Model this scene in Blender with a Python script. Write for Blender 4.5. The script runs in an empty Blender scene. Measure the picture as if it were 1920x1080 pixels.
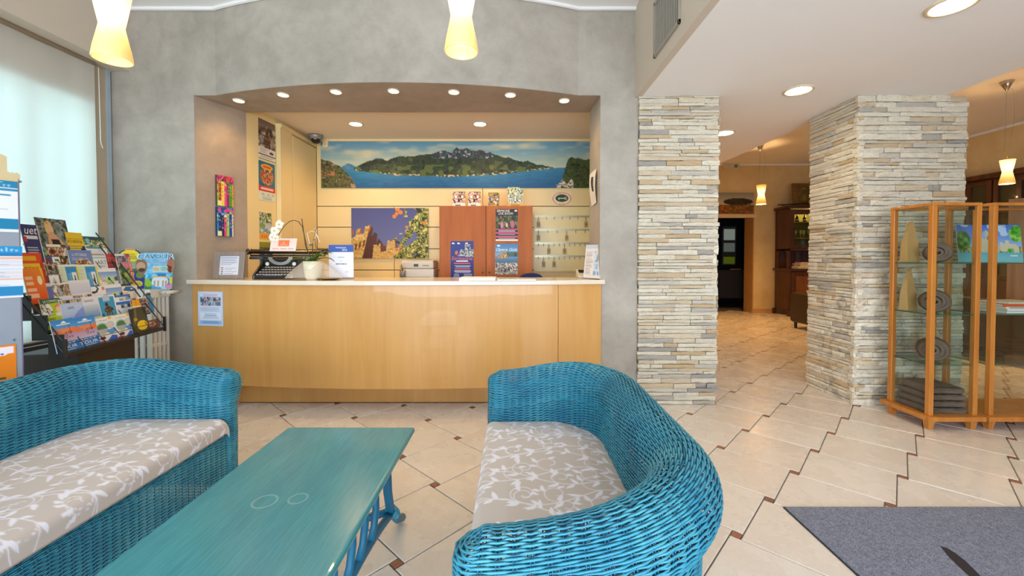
import bpy, bmesh, math, random
import numpy as np
from mathutils import Vector, Matrix

S = bpy.context.scene
COL = S.collection
PI = math.pi
R = random.Random(11)

# ---------------------------------------------------------------- camera
F, HOR, PITCH, EYE = 770.0, 483.0, math.radians(1.2), 1.2
PPY = HOR + F*math.tan(PITCH)
cd = bpy.data.cameras.new('camera'); cam = bpy.data.objects.new('camera', cd); COL.objects.link(cam)
cam.location = (0, 0, EYE); cam.rotation_euler = (PI/2-PITCH, 0, 0)
cd.sensor_width = 36; cd.lens = F*36/1920; cd.shift_y = (PPY-540)/1920; cd.clip_start = .02
S.camera = cam

# ---------------------------------------------------------------- world, daylight, exposure
S.view_settings.view_transform = 'Standard'; S.view_settings.look = 'None'
S.view_settings.gamma = 1; S.view_settings.use_curve_mapping = False
S.view_settings.exposure = 0.0
w = bpy.data.worlds.new('sky'); S.world = w; w.use_nodes = True
nt = w.node_tree; bg = nt.nodes['Background']
sky = nt.nodes.new('ShaderNodeTexSky'); sky.sky_type = 'HOSEK_WILKIE'; sky.turbidity = 4; sky.ground_albedo = .4
sky.sun_direction = (.25, -.5, .83)
nt.links.new(sky.outputs[0], bg.inputs[0]); bg.inputs[1].default_value = 1.0

def area(name, loc, rot, sx, sy, power, col):
    l = bpy.data.lights.new(name, 'AREA'); l.shape = 'RECTANGLE'; l.size = sx; l.size_y = sy
    l.energy = power; l.color = col
    o = bpy.data.objects.new(name, l); COL.objects.link(o); o.location = loc; o.rotation_euler = rot
    return o
# daylight through the glazed front behind the camera, and through the window on the left
area('daylight_front', (-.3, -2.6, 1.2), (PI/2, 0, 0), 6.2, 1.7, 350, (.80, .89, 1.0))
area('daylight_side', (-3.75, 1.6, 1.5), (0, -PI/2, 0), 2.2, 4.2, 100, (.68, .85, 1.0))
S.cycles.use_denoising = True
S.cycles.max_bounces = 8; S.cycles.diffuse_bounces = 5; S.cycles.glossy_bounces = 3
S.cycles.transmission_bounces = 4; S.cycles.transparent_max_bounces = 16
S.cycles.caustics_reflective = False; S.cycles.caustics_refractive = False
S.cycles.sample_clamp_indirect = 4

# ---------------------------------------------------------------- picture -> place
def ray(px, py):
    u, v = (px-960)/F, (PPY-py)/F
    return Vector((u, math.cos(PITCH)+v*math.sin(PITCH), -math.sin(PITCH)+v*math.cos(PITCH)))
def at_y(px, py, Y): d = ray(px, py); return Vector((0, 0, EYE)) + d*(Y/d.y)
def at_x(px, py, X): d = ray(px, py); return Vector((0, 0, EYE)) + d*(X/d.x)
def at_z(px, py, Z): d = ray(px, py); return Vector((0, 0, EYE)) + d*((Z-EYE)/d.z)
def at_plane(px, py, p0, n):
    d = ray(px, py); o = Vector((0, 0, EYE)); return o + d*((Vector(p0)-o).dot(n)/d.dot(n))

# ---------------------------------------------------------------- colour and materials
def lin(c):
    if isinstance(c, str): c = [int(c[i:i+2], 16)/255 for i in (1, 3, 5)]
    return tuple(x/12.92 if x <= .04045 else ((x+.055)/1.055)**2.4 for x in c[:3])
def rgba(c): return (*lin(c), 1)
MATS = {}
class NT:
    def __init__(s, name):
        s.m = bpy.data.materials.new(name); s.m.use_nodes = True; s.t = s.m.node_tree
        s.b = s.t.nodes['Principled BSDF']; s.out = s.t.nodes['Material Output']
    def n(s, typ, **kw):
        x = s.t.nodes.new(typ)
        for k, v in kw.items(): setattr(x, k, v)
        return x
    def l(s, a, b): s.t.links.new(a, b)
    def coord(s, scale=(1, 1, 1), rot=(0, 0, 0)):
        c = s.n('ShaderNodeTexCoord'); mp = s.n('ShaderNodeMapping'); mp.inputs['Scale'].default_value = scale; mp.inputs['Rotation'].default_value = rot
        s.l(c.outputs['Object'], mp.inputs[0]); return mp.outputs[0]
    def noise(s, vec, scale, detail=3, rough=.5, dist=0):
        x = s.n('ShaderNodeTexNoise'); x.inputs['Scale'].default_value = scale; x.inputs['Detail'].default_value = detail
        x.inputs['Roughness'].default_value = rough; x.inputs['Distortion'].default_value = dist
        if vec is not None: s.l(vec, x.inputs[0])
        return x.outputs[0]
    def ramp(s, fac, stops):
        x = s.n('ShaderNodeValToRGB'); e = x.color_ramp.elements
        while len(e) < len(stops): e.new(.5)
        for q, (p, c) in zip(e, stops): q.position = p; q.color = rgba(c) if not isinstance(c, tuple) or len(c) == 3 else c
        s.l(fac, x.inputs[0]); return x.outputs[0]
    def mix(s, fac, a, b, mode='MIX'):
        x = s.n('ShaderNodeMix', data_type='RGBA', blend_type=mode)
        for v, i in ((fac, 0), (a, 6), (b, 7)):
            if hasattr(v, 'links'): s.l(v, x.inputs[i])
            else: x.inputs[i].default_value = v if i == 0 else (rgba(v) if not (isinstance(v, tuple) and len(v) == 4) else v)
        return x.outputs[2]
    def bump(s, h, strength, dist=.01):
        x = s.n('ShaderNodeBump'); x.inputs['Strength'].default_value = strength; x.inputs['Distance'].default_value = dist
        s.l(h, x.inputs['Height']); s.l(x.outputs[0], s.b.inputs['Normal'])
    def set(s, **kw):
        names = dict(rough='Roughness', metal='Metallic', spec='Specular IOR Level', coat='Coat Weight', trans='Transmission Weight', alpha='Alpha', sheen='Sheen Weight')
        for k, v in kw.items(): s.b.inputs[names[k]].default_value = v
def mat(name, col, rough=.5, metal=0, var=.12, vs=8, bump=0, bs=80, spec=.5, coat=0):
    if name in MATS: return MATS[name]
    t = NT(name); v = t.coord(); f = t.noise(v, vs, 3)
    c = lin(col); dk = tuple(x*(1-var) for x in c)+(1,); lt = tuple(min(1, x*(1+var)) for x in c)+(1,)
    t.l(t.mix(f, dk, lt), t.b.inputs['Base Color']); t.set(rough=rough, metal=metal, spec=spec, coat=coat)
    if bump: t.bump(t.noise(v, bs, 4), bump, .004)
    MATS[name] = t.m; return t.m
def wood(name, c1, c2, axis=2, rough=.4, scale=1.0, coat=.1, contrast=(.35, .65)):
    if name in MATS: return MATS[name]
    t = NT(name); sc = [14*scale]*3; sc[axis] = 1.1*scale
    v = t.coord(tuple(sc)); f = t.noise(v, 1.6, 5, .6, .6); g = t.noise(v, 9, 2)
    a = t.ramp(f, [(contrast[0], c1), (contrast[1], c2)])
    t.l(t.mix(.12, a, t.ramp(g, [(.3, c1), (.7, c2)]), 'MULTIPLY'), t.b.inputs['Base Color'])
    t.set(rough=rough, coat=coat); t.bump(g, .05, .002); MATS[name] = t.m; return t.m
def emit(name, col, strength):
    if name in MATS: return MATS[name]
    t = NT(name); t.b.inputs['Base Color'].default_value = rgba(col)
    t.b.inputs['Emission Color'].default_value = rgba(col); t.b.inputs['Emission Strength'].default_value = strength
    MATS[name] = t.m; return t.m
def plaster(name, dark, mid, light, scale=1.4, bump=.08):
    if name in MATS: return MATS[name]
    t = NT(name); v = t.coord(); f = t.noise(v, scale, 6, .62, .4); g = t.noise(v, scale*5, 5, .65, .35)
    a = t.ramp(f, [(.3, dark), (.5, mid), (.7, light)])
    t.l(t.mix(.35, a, t.ramp(g, [(.3, dark), (.65, light)])), t.b.inputs['Base Color']); t.set(rough=.62, spec=.35)
    t.bump(g, bump, .006); MATS[name] = t.m; return t.m
def glass(name, tint='#e8f4f0', refl=.035):
    if name in MATS: return MATS[name]
    t = NT(name); tr = t.n('ShaderNodeBsdfTransparent'); tr.inputs[0].default_value = rgba(tint)
    gl = t.n('ShaderNodeBsdfGlossy'); gl.inputs['Roughness'].default_value = .02
    lw = t.n('ShaderNodeLayerWeight'); lw.inputs[0].default_value = .5; pw = t.n('ShaderNodeMath', operation='POWER'); t.l(lw.outputs['Facing'], pw.inputs[0]); pw.inputs[1].default_value = 4
    fr = t.n('ShaderNodeMath', operation='MULTIPLY_ADD'); t.l(pw.outputs[0], fr.inputs[0]); fr.inputs[1].default_value = .6; fr.inputs[2].default_value = refl*.6
    mx = t.n('ShaderNodeMixShader'); t.l(fr.outputs[0], mx.inputs[0]); t.l(tr.outputs[0], mx.inputs[1]); t.l(gl.outputs[0], mx.inputs[2])
    t.l(mx.outputs[0], t.out.inputs[0]); MATS[name] = t.m; return t.m

# ---------------------------------------------------------------- mesh building
class MB:
    def __init__(s): s.v = []; s.f = []; s.m = []
    def add(s, vs, fs, mi=0):
        o = len(s.v); s.v += [tuple(p) for p in vs]; s.f += [tuple(i+o for i in q) for q in fs]; s.m += [mi]*len(fs); return s
    def box(s, x0, x1, y0, y1, z0, z1, mi=0, M=None):
        vs = [Vector((x, y, z)) for z in (z0, z1) for y in (y0, y1) for x in (x0, x1)]
        if M: vs = [M @ p for p in vs]
        return s.add(vs, [(0, 2, 3, 1), (4, 5, 7, 6), (0, 1, 5, 4), (2, 6, 7, 3), (0, 4, 6, 2), (1, 3, 7, 5)], mi)
    def prism(s, poly, z0, z1, mi=0, ax='z'):
        n = len(poly)
        a = sum(poly[i][0]*poly[(i+1) % n][1]-poly[(i+1) % n][0]*poly[i][1] for i in range(n))
        if a < 0: poly = poly[::-1]
        vs = [(x, y, z0) for x, y in poly]+[(x, y, z1) for x, y in poly]
        fs = [tuple(range(n-1, -1, -1)), tuple(range(n, 2*n))]+[(i, (i+1) % n, n+(i+1) % n, n+i) for i in range(n)]
        if ax == 'y': vs = [(x, z, y) for x, y, z in vs]; fs = [q[::-1] for q in fs]
        if ax == 'x': vs = [(z, x, y) for x, y, z in vs]
        return s.add(vs, fs, mi)
    def tube(s, pts, r, n=8, mi=0, closed=False, flat=1.0):
        pts = [Vector(p) for p in pts]; k = len(pts); rs = r if hasattr(r, '__len__') else [r]*k
        T = []
        for i in range(k):
            a = pts[(i-1) % k] if (closed or i) else pts[i]; b = pts[(i+1) % k] if (closed or i < k-1) else pts[i]
            t = (b-a); T.append(t.normalized() if t.length > 1e-9 else Vector((0, 0, 1)))
        u = T[0].orthogonal().normalized(); vs = []
        for i in range(k):
            u = (u-T[i]*u.dot(T[i])); u = u.normalized() if u.length > 1e-6 else T[i].orthogonal().normalized(); w_ = T[i].cross(u)
            for j in range(n): a = 2*PI*j/n; vs.append(pts[i]+(u*math.cos(a)+w_*math.sin(a)*flat)*rs[i])
        fs = [(i*n+j, i*n+(j+1) % n, ((i+1) % k)*n+(j+1) % n, ((i+1) % k)*n+j) for i in range(k if closed else k-1) for j in range(n)]
        if not closed: fs += [tuple(range(n-1, -1, -1)), tuple((k-1)*n+j for j in range(n))]
        return s.add(vs, fs, mi)
    def lathe(s, prof, n=24, c=(0, 0, 0), mi=0, M=None, cap=True):
        k = len(prof); vs = [Vector((r*math.cos(2*PI*j/n), r*math.sin(2*PI*j/n), z)) for r, z in prof for j in range(n)]
        vs = [(M @ p if M else p)+Vector(c) for p in vs]
        fs = [(i*n+j, i*n+(j+1) % n, (i+1)*n+(j+1) % n, (i+1)*n+j) for i in range(k-1) for j in range(n)]
        if cap: fs += [tuple(range(n-1, -1, -1)), tuple((k-1)*n+j for j in range(n))]
        return s.add(vs, fs, mi)
    def cyl(s, p0, p1, r0, r1=None, n=12, mi=0): return s.tube([p0, p1], [r0, r0 if r1 is None else r1], n, mi)
    def ball(s, c, r, n=12, k=8, mi=0, sc=(1, 1, 1)):
        pr = [(max(1e-4, math.sin(PI*i/k)), -math.cos(PI*i/k)) for i in range(k+1)]
        M = Matrix.Diagonal((r*sc[0], r*sc[1], r*sc[2])); return s.lathe(pr, n, c, mi, M)
    def build(s, name, mats, parent=None, smooth=False, bevel=0, loc=None, rot=None, seg=2):
        me = bpy.data.meshes.new(name); me.from_pydata(s.v, [], s.f)
        if not isinstance(mats, (list, tuple)): mats = [mats]
        for q in mats: me.materials.append(q)
        if len(mats) > 1: me.polygons.foreach_set('material_index', s.m)
        if smooth: me.polygons.foreach_set('use_smooth', [True]*len(s.f))
        me.update()
        o = bpy.data.objects.new(name, me); COL.objects.link(o)
        if smooth == 'auto' or (smooth and bevel): me.set_sharp_from_angle(angle=math.radians(40))
        if parent: o.parent = parent
        if loc is not None: o.location = loc
        if rot is not None: o.rotation_euler = rot
        if bevel:
            b = o.modifiers.new('edge', 'BEVEL'); b.width = bevel; b.segments = seg; b.limit_method = 'ANGLE'; b.angle_limit = math.radians(35)
        return o
def tag(o, label=None, cat=None, group=None, kind=None):
    if label: o['label'] = label
    if cat: o['category'] = cat
    if group: o['group'] = group
    if kind: o['kind'] = kind
    return o
def thing(name, label, cat, loc=(0, 0, 0), rz=0, group=None, rot=None):
    o = bpy.data.objects.new(name, None); COL.objects.link(o); o.empty_display_size = .1
    o.location = loc; o.rotation_euler = rot or (0, 0, rz); return tag(o, label, cat, group)
def struct(o, label=None): return tag(o, label, None, None, 'structure')
def copy_tree(o, parent=None):
    c = o.copy(); COL.objects.link(c)
    if parent: c.parent = parent
    for ch in list(o.children): copy_tree(ch, c)
    return c
def link_copy(o, parent, loc=None):
    c = o.copy(); COL.objects.link(c); c.parent = parent
    if loc is not None: c.location = loc
    return c
def light(name, kind, loc, power, col, parent=None, radius=.04, spot=None, blend=.6, rot=(0, 0, 0)):
    l = bpy.data.lights.new(name, kind); l.energy = power; l.color = col; l.shadow_soft_size = radius
    if spot: l.spot_size = math.radians(spot); l.spot_blend = blend
    o = bpy.data.objects.new(name, l); COL.objects.link(o); o.location = loc; o.rotation_euler = rot
    if parent: o.parent = parent
    return o

# ---------------------------------------------------------------- printed matter
def vnoise(h, w_, sx, sy, seed):
    g = np.random.RandomState(seed).rand(sy+2, sx+2)
    y = np.linspace(0, sy, h); x = np.linspace(0, sx, w_); yi = np.minimum(y.astype(int), sy); xi = np.minimum(x.astype(int), sx)
    fy = (y-yi)[:, None]; fx = (x-xi)[None]; fy = fy*fy*(3-2*fy); fx = fx*fx*(3-2*fx)
    a = g[yi][:, xi]; b = g[yi][:, xi+1]; c = g[yi+1][:, xi]; d = g[yi+1][:, xi+1]
    return (a*(1-fx)+b*fx)*(1-fy)+(c*(1-fx)+d*fx)*fy
def hx(c): return np.array([int(c[i:i+2], 16)/255 for i in (1, 3, 5)]) if isinstance(c, str) else np.array(c)
class Cv:
    def __init__(s, W, H, bgc='#ffffff'):
        s.W, s.H = W, H; s.a = np.ones((H, W, 3))*hx(bgc); s.y, s.x = np.mgrid[0:H, 0:W]; s.x = (s.x+.5)/W; s.y = (s.y+.5)/H
    def m(s, mask, c): s.a[mask] = hx(c); return s
    def rect(s, x0, y0, x1, y1, c): return s.m((s.x >= x0) & (s.x <= x1) & (s.y >= y0) & (s.y <= y1), c)
    def ell(s, cx, cy, rx, ry, c): return s.m(((s.x-cx)/rx)**2+((s.y-cy)/ry)**2 <= 1, c)
    def ring(s, cx, cy, rx, ry, t, c):
        d = np.sqrt(((s.x-cx)/rx)**2+((s.y-cy)/ry)**2); return s.m((d <= 1) & (d > 1-t), c)
    def inside(s, pts):
        k = np.zeros((s.H, s.W), bool); n = len(pts)
        for i in range(n):
            (x0, y0), (x1, y1) = pts[i], pts[(i+1) % n]
            if y0 == y1: continue
            k ^= ((y0 > s.y) != (y1 > s.y)) & (s.x < (x1-x0)*(s.y-y0)/(y1-y0)+x0)
        return k
    def poly(s, pts, c): return s.m(s.inside(pts), c)
    def grad(s, x0, y0, x1, y1, c0, c1, mask=None):
        k = (s.x >= x0) & (s.x <= x1) & (s.y >= y0) & (s.y <= y1)
        if mask is not None: k &= mask
        t = np.clip((s.y-y0)/max(1e-6, y1-y0), 0, 1)[..., None]; s.a[k] = (hx(c0)*(1-t)+hx(c1)*t)[k]; return s
    def tex(s, mask, cols, sx, sy, seed, soft=False):
        n = .65*vnoise(s.H, s.W, sx, sy, seed)+.35*vnoise(s.H, s.W, sx*2, sy*2, seed+1)
        n = np.clip((n-.2)/.6, 0, .999); C = np.array([hx(c) for c in cols])
        if soft:
            q = n*(len(cols)-1); i = q.astype(int); f = (q-i)[..., None]; r = C[i]*(1-f)+C[np.minimum(i+1, len(cols)-1)]*f
        else: r = C[(n*len(cols)).astype(int)]
        s.a[mask] = r[mask]; return s
    def trect(s, x0, y0, x1, y1, cols, sx, sy, seed, soft=False):
        return s.tex((s.x >= x0) & (s.x <= x1) & (s.y >= y0) & (s.y <= y1), cols, sx, sy, seed, soft)
    def lines(s, x0, y0, x1, y1, n, c, fill=.5, seed=1, ctr=False):
        r = random.Random(seed)
        for i in range(n):
            a = y0+(y1-y0)*(i+.2)/n; b = a+(y1-y0)/n*fill; q = x1-(x1-x0)*r.random()*.4
            x = x0
            if ctr: d = (x1-q)/2; x = x0+d; q = x1-d
            s.rect(x, a, q, max(b, a+1.01/s.H), c)
        return s
TXT = {}
def text_geo(t, shear=0.0):
    k = (t, shear)
    if k not in TXT:
        c = bpy.data.curves.new('lettering', 'FONT'); c.body = t; c.size = 1; c.align_x = 'CENTER'; c.shear = shear; c.resolution_u = 2
        o = bpy.data.objects.new('lettering', c); me = bpy.data.meshes.new_from_object(o)
        v = np.array([p.co[:2] for p in me.vertices]); f = [tuple(q.vertices) for q in me.polygons]
        if len(v): v = v-(v.min(0)+v.max(0))/2
        bpy.data.objects.remove(o); bpy.data.curves.remove(c); bpy.data.meshes.remove(me); TXT[k] = (v, f)
    return TXT[k]
def print_mat():
    if 'printed_paper' in MATS: return MATS['printed_paper']
    t = NT('printed_paper'); a = t.n('ShaderNodeAttribute'); a.attribute_name = 'print'
    f = t.noise(t.coord(), 60, 2); t.l(t.mix(.06, a.outputs[0], t.ramp(f, [(0, '#d8d8d8'), (1, '#ffffff')]), 'MULTIPLY'), t.b.inputs['Base Color'])
    t.set(rough=.45, spec=.3); MATS['printed_paper'] = t.m; return t.m
def sheet(name, cv, w_, h, th=.002, texts=(), label=None, cat=None, loc=(0, 0, 0), tilt=0, rz=0, group=None, parent=None, edge='#e8e4dc', curve=0, clip=None):
    """a printed sheet, card or board facing -y, standing on its lower edge; texts: (string, cx, cy, height, colour, max width, shear) in fractions"""
    if isinstance(cv, str): cv = Cv(3, 3, cv)
    H, W = cv.H, cv.W
    gx = np.linspace(-w_/2, w_/2, W); gz = np.linspace(h, 0, H)
    X, Z = np.meshgrid(gx, gz); bend = lambda x: curve*(np.asarray(x)/(w_/2))**2
    V = [np.stack([X.ravel(), bend(X).ravel(), Z.ravel()], 1)]; C = [cv.a.reshape(-1, 3)]
    i = np.arange(H*W).reshape(H, W)
    q = np.stack([i[:-1, :-1], i[1:, :-1], i[1:, 1:], i[:-1, 1:]], -1)
    if clip is not None:
        keep = clip(np.minimum(1, (cv.x[:-1, :-1]+cv.x[1:, 1:])/2), (cv.y[:-1, :-1]+cv.y[1:, 1:])/2); q = q[keep]
    Fs = [tuple(k) for k in q.reshape(-1, 4).tolist()]; n = H*W
    if clip is None:
        nb = 2 if not curve else 9
        bx = np.linspace(-w_/2, w_/2, nb); b = []
        for z in (0, h):
            for y in (0, th):
                for x in bx: b.append((x, bend(x)+y+(.0002 if y == 0 else 0), z))
        k = lambda zi, yi, xi: n+(zi*2+yi)*nb+xi
        for x in range(nb-1):
            Fs += [(k(0, 1, x), k(1, 1, x), k(1, 1, x+1), k(0, 1, x+1)), (k(0, 0, x), k(0, 1, x), k(0, 1, x+1), k(0, 0, x+1)), (k(1, 0, x), k(1, 0, x+1), k(1, 1, x+1), k(1, 1, x))]
        Fs += [(k(0, 0, 0), k(1, 0, 0), k(1, 1, 0), k(0, 1, 0)), (k(0, 0, nb-1), k(0, 1, nb-1), k(1, 1, nb-1), k(1, 0, nb-1))]
        V.append(np.array(b)); C.append(np.tile(hx(edge), (len(b), 1))); n += len(b)
    else:
        o = n; V.append(np.stack([X.ravel(), np.full(H*W, th), Z.ravel()], 1)); C.append(np.tile(hx(edge), (H*W, 1)))
        Fs += [tuple(t+o for t in k[::-1]) for k in q.reshape(-1, 4).tolist()]
        es = {}
        for f in q.reshape(-1, 4).tolist():
            for a, b2 in zip(f, f[1:]+f[:1]): es[(a, b2)] = 1
        for (a, b2) in es:
            if (b2, a) not in es: Fs.append((b2, a, a+o, b2+o))
        n += H*W
    for t in texts:
        s_, cx, cy, hh, col = t[:5]; mw = t[5] if len(t) > 5 else None; sh = t[6] if len(t) > 6 else 0
        v, f = text_geo(s_, sh)
        if not len(v): continue
        ex = v.max(0)-v.min(0); sy = hh*h/ex[1]; sx = sy
        if mw: sx = mw*w_/ex[0]
        px = (cx-.5)*w_+v[:, 0]*sx; pz = (1-cy)*h+v[:, 1]*sy
        V.append(np.stack([px, bend(px)-.0006, pz], 1)); C.append(np.tile(hx(col), (len(v), 1)))
        Fs += [tuple(j+n for j in g) for g in f]; n += len(v)
    V = np.concatenate(V); C = np.concatenate(C)
    me = bpy.data.meshes.new(name); me.from_pydata(V.tolist(), [], Fs)
    L = np.where(C <= .04045, C/12.92, ((np.clip(C, 0, 1)+.055)/1.055)**2.4)
    at = me.color_attributes.new('print', 'FLOAT_COLOR', 'POINT'); at.data.foreach_set('color', np.concatenate([L, np.ones((len(L), 1))], 1).ravel())
    me.materials.append(print_mat()); me.update()
    o = bpy.data.objects.new(name, me); COL.objects.link(o); o.location = loc; o.rotation_euler = (-tilt, 0, rz)
    if parent: o.parent = parent
    return tag(o, label, cat, group)
# ================================================================ THE SETTING
M_PLASTER = plaster('grey_plaster', '#8f887d', '#a59d91', '#b8b0a4', 1.3)
M_TAUPE = plaster('taupe_plaster', '#8f7f70', '#a08f7e', '#ac9b8a', 1.6)
M_WARM = plaster('warm_plaster', '#c4ab7c', '#d6be8c', '#e0cc9c', .9, .05)
M_CEIL = mat('white_paint', '#f0eeec', .8, var=.02, vs=3)
M_BEIGE = mat('beige_paint', '#cbbfae', .75, var=.03, vs=3)
M_NICHE = mat('cream_laminate', '#e6cf98', .42, var=.03, vs=2)
M_DARK = mat('dark_gap', '#2a2420', .8)
M_BLACK = mat('black_metal', '#17171a', .35, var=.1)
M_CHROME = mat('brushed_steel', '#b9b4ab', .28, 1, var=.06)

def wall(name, poly, z0, z1, m, ax='z', label=None):
    return struct(MB().prism(poly, z0, z1, 0, ax).build(name, m), label)

ZC = 3.22; YW = 3.37; XL = -3.2
# ---- floor: square tiles set on the diagonal with small clay squares at the corners
fl = struct(MB().box(-3.6, 8, -3, 11.5, -.06, -.006).build('floor', mat('grey_grout', '#6f6a68', .85, var=.15, vs=30)), 'pale square floor tiles with small clay inserts and grey grout')
def tile_mat():
    t = NT('cream_stone_tile'); v = t.coord(); oi = t.n('ShaderNodeObjectInfo')
    va = t.n('ShaderNodeVectorMath', operation='ADD'); t.l(v, va.inputs[0]); t.l(oi.outputs['Location'], va.inputs[1])
    f = t.noise(va.outputs[0], 5, 5, .6, .4); g = t.noise(va.outputs[0], 45, 4, .7)
    a = t.ramp(f, [(.25, '#d9cfc4'), (.75, '#e3dcd3')])
    b = t.mix(.18, a, t.ramp(g, [(.3, '#cfc5ba'), (.6, '#e9e3dc')]))
    t.l(t.mix(.3, b, t.ramp(oi.outputs['Random'], [(0, '#e6d8c8'), (1, '#ffffff')]), 'MULTIPLY'), t.b.inputs['Base Color'])
    t.l(t.ramp(f, [(.3, (.20,)*3+(1,)), (.7, (.34,)*3+(1,))]), t.b.inputs['Roughness']); t.set(spec=.45)
    t.bump(g, .04, .003); return t.m
def insert_mat():
    t = NT('red_clay'); oi = t.n('ShaderNodeObjectInfo')
    t.l(t.mix(.35, t.ramp(t.noise(t.coord(), 60), [(.3, '#704634'), (.7, '#96614a')]), t.ramp(oi.outputs['Random'], [(0, '#6b5648'), (1, '#b4754f')])), t.b.inputs['Base Color']); t.set(rough=.5); return t.m
M_TILE, M_INS = tile_mat(), insert_mat()
o0 = np.array([.9736, 1.757]); sv = np.array([.3035, .2583]); tv = np.array([sv[1], -sv[0]])
LAT = float(np.hypot(*sv)); INS = .042; GR = .005
TS = math.sqrt(LAT**2-INS**2)
# unit axes of the tiles: the lattice is turned by atan(INS/TS) from them
ang = math.atan2(sv[1], sv[0]) + math.atan2(INS, TS)
e1 = np.array([math.cos(ang), math.sin(ang)]); e2 = np.array([-e1[1], e1[0]])
def bev_tile(sz, h, b):
    m = MB(); a = sz/2
    vs = [(x*a, y*a, -h) for x, y in ((-1, -1), (1, -1), (1, 1), (-1, 1))]+[(x*a, y*a, -b) for x, y in ((-1, -1), (1, -1), (1, 1), (-1, 1))]+[(x*(a-b), y*(a-b), 0) for x, y in ((-1, -1), (1, -1), (1, 1), (-1, 1))]
    fs = [(8, 9, 10, 11)]
    for k in (0, 4): fs += [(k+i, k+(i+1) % 4, k+4+(i+1) % 4, k+4+i) for i in range(4)]
    return m.add(vs, fs)
tile0 = bev_tile(TS-GR, .012, .003); ins0 = bev_tile(INS-GR, .012, .002)
cells = []
for i in range(-40, 41):
    for j in range(-30, 45):
        c = o0+j*sv+i*tv                       # centre of a clay insert
        tc = c+e1*(INS/2+TS/2)+e2*(TS/2-INS/2) # tile to its side
        if -3.5 < tc[0] < 7.9 and -1.5 < tc[1] < 9.2: cells.append((c, tc))
def seen(p): 
    if p[1] < .75 or abs(p[0]) > p[1]*1.27+.3: return 9e9
    if p[1] > 3.5 and p[0] < p[1]*.49: return 8e9
    if -2.75 < p[0] < .8 and p[1] > 3.45: return 8e9
    if p[0] < -1.5 and p[1] < 2.1: return 7e9
    return p[1]+.15*abs(p[0])
cells.sort(key=lambda q: seen(q[1]))
to = io = None; rest_t = MB(); rest_i = MB()
ntile = 0
for n, (c, tc) in enumerate(cells):
    if n < 290 and seen(tc) < 1e9:
        jz = R.uniform(-.0007, .0007); rz = ang+R.choice((0, PI/2, PI, -PI/2))
        for kind, q, base, m in (('tile', tc, tile0, M_TILE), ('tile_insert', c, ins0, M_INS)):
            if kind == 'tile':
                if to is None: to = base.build(kind, m, fl); o = to
                else: o = link_copy(to, fl)
            else:
                if io is None: io = base.build(kind, m, fl); o = io
                else: o = link_copy(io, fl)
            o.location = (q[0], q[1], jz); o.rotation_euler = (0, 0, rz)
    else:
        ca, sa = math.cos(ang), math.sin(ang)
        for q, base, acc in ((tc, tile0, rest_t), (c, ins0, rest_i)):
            acc.add([(q[0]+x*ca-y*sa, q[1]+x*sa+y*ca, z) for x, y, z in base.v], base.f)
tag(rest_t.build('far_tiles', M_TILE, fl), kind='stuff'); tag(rest_i.build('far_inserts', M_INS, fl), kind='stuff')

# ---- ceilings
struct(MB().box(-3.6, 8, -3, 9.4, ZC, ZC+.1).build('ceiling', M_CEIL), 'white main ceiling of the lobby')
wall('ceiling_lowered', [(1.05, -3), (3.48, -3), (3.48, 3.45), (2.9, 3.85), (2.86, 6.3), (1.05, 6.3)], 2.5, 2.72, M_CEIL, label='white lowered ceiling with recessed spotlights')
so = wall('wall_soffit_side', [(1.0, -3), (1.05, -3), (1.05, 3.4), (1.0, 3.4)], 2.5, ZC, M_BEIGE, label='beige upright side of the lowered ceiling')
wall('wall_soffit_end', [(1.05, -3), (3.48, -3), (3.48, 3.45), (2.9, 3.85), (2.86, 6.3), (1.05, 6.3)], 2.72, ZC, M_BEIGE)

# ---- wall behind the desk: two piers and the bowed header, opening into the office niche
XA, XB = -2.59, .72
wall('wall_back', [(-3.5, YW), (XA, YW), (-2.42, 3.76), (-3.5, 3.76)], 0, ZC, [M_PLASTER], label='grey brushed plaster wall beside the desk')
jl = wall('wall_jamb', [(XA, YW+.0015), (-2.42, 3.762), (-2.422, 3.764), (XA-.002, YW+.003)], 0, 2.52, M_TAUPE, label='taupe splayed side of the desk opening')
jl.location = (.0012, 0, 0)
wall('wall_back_right', [(XB, YW), (1.03, YW), (1.03, 3.76), (XB-.012, 3.76)], 0, ZC, M_PLASTER, label='grey plaster pier between desk and stone')
def arc3(x0, x1, y0, dy, n=28):
    c = (x0+x1)/2; hw = (x1-x0)/2; r = (hw*hw+dy*dy)/(2*dy)
    return [(x, y0-dy+r-math.sqrt(max(0, r*r-(x-c)**2))) for x in np.linspace(x0, x1, n)]
HA = arc3(-2.41, .54, YW, .25)
wall('wall_header', [(XA, YW)]+HA+[(XB, YW), (XB, 3.76), (-2.42, 3.76)], 2.522, ZC, M_PLASTER, label='grey plaster header bowed out above the desk')
hu = wall('ceiling_header', [(XA, YW)]+HA+[(XB, YW), (XB, 3.76), (-2.42, 3.76)], 2.519, 2.5215, M_TAUPE, label='taupe underside of the bowed header with spotlights')
# thin white cornice where wall meets ceiling
cr = [(-3.2, YW)]+[(XA, YW)]+HA+[(XB, YW), (1.0, YW)]
struct(MB().tube([(x, y-.012, ZC-.008) for x, y in cr], .016, 6).build('trim_1', M_CEIL), 'slim white cornice above the plaster wall')
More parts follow.
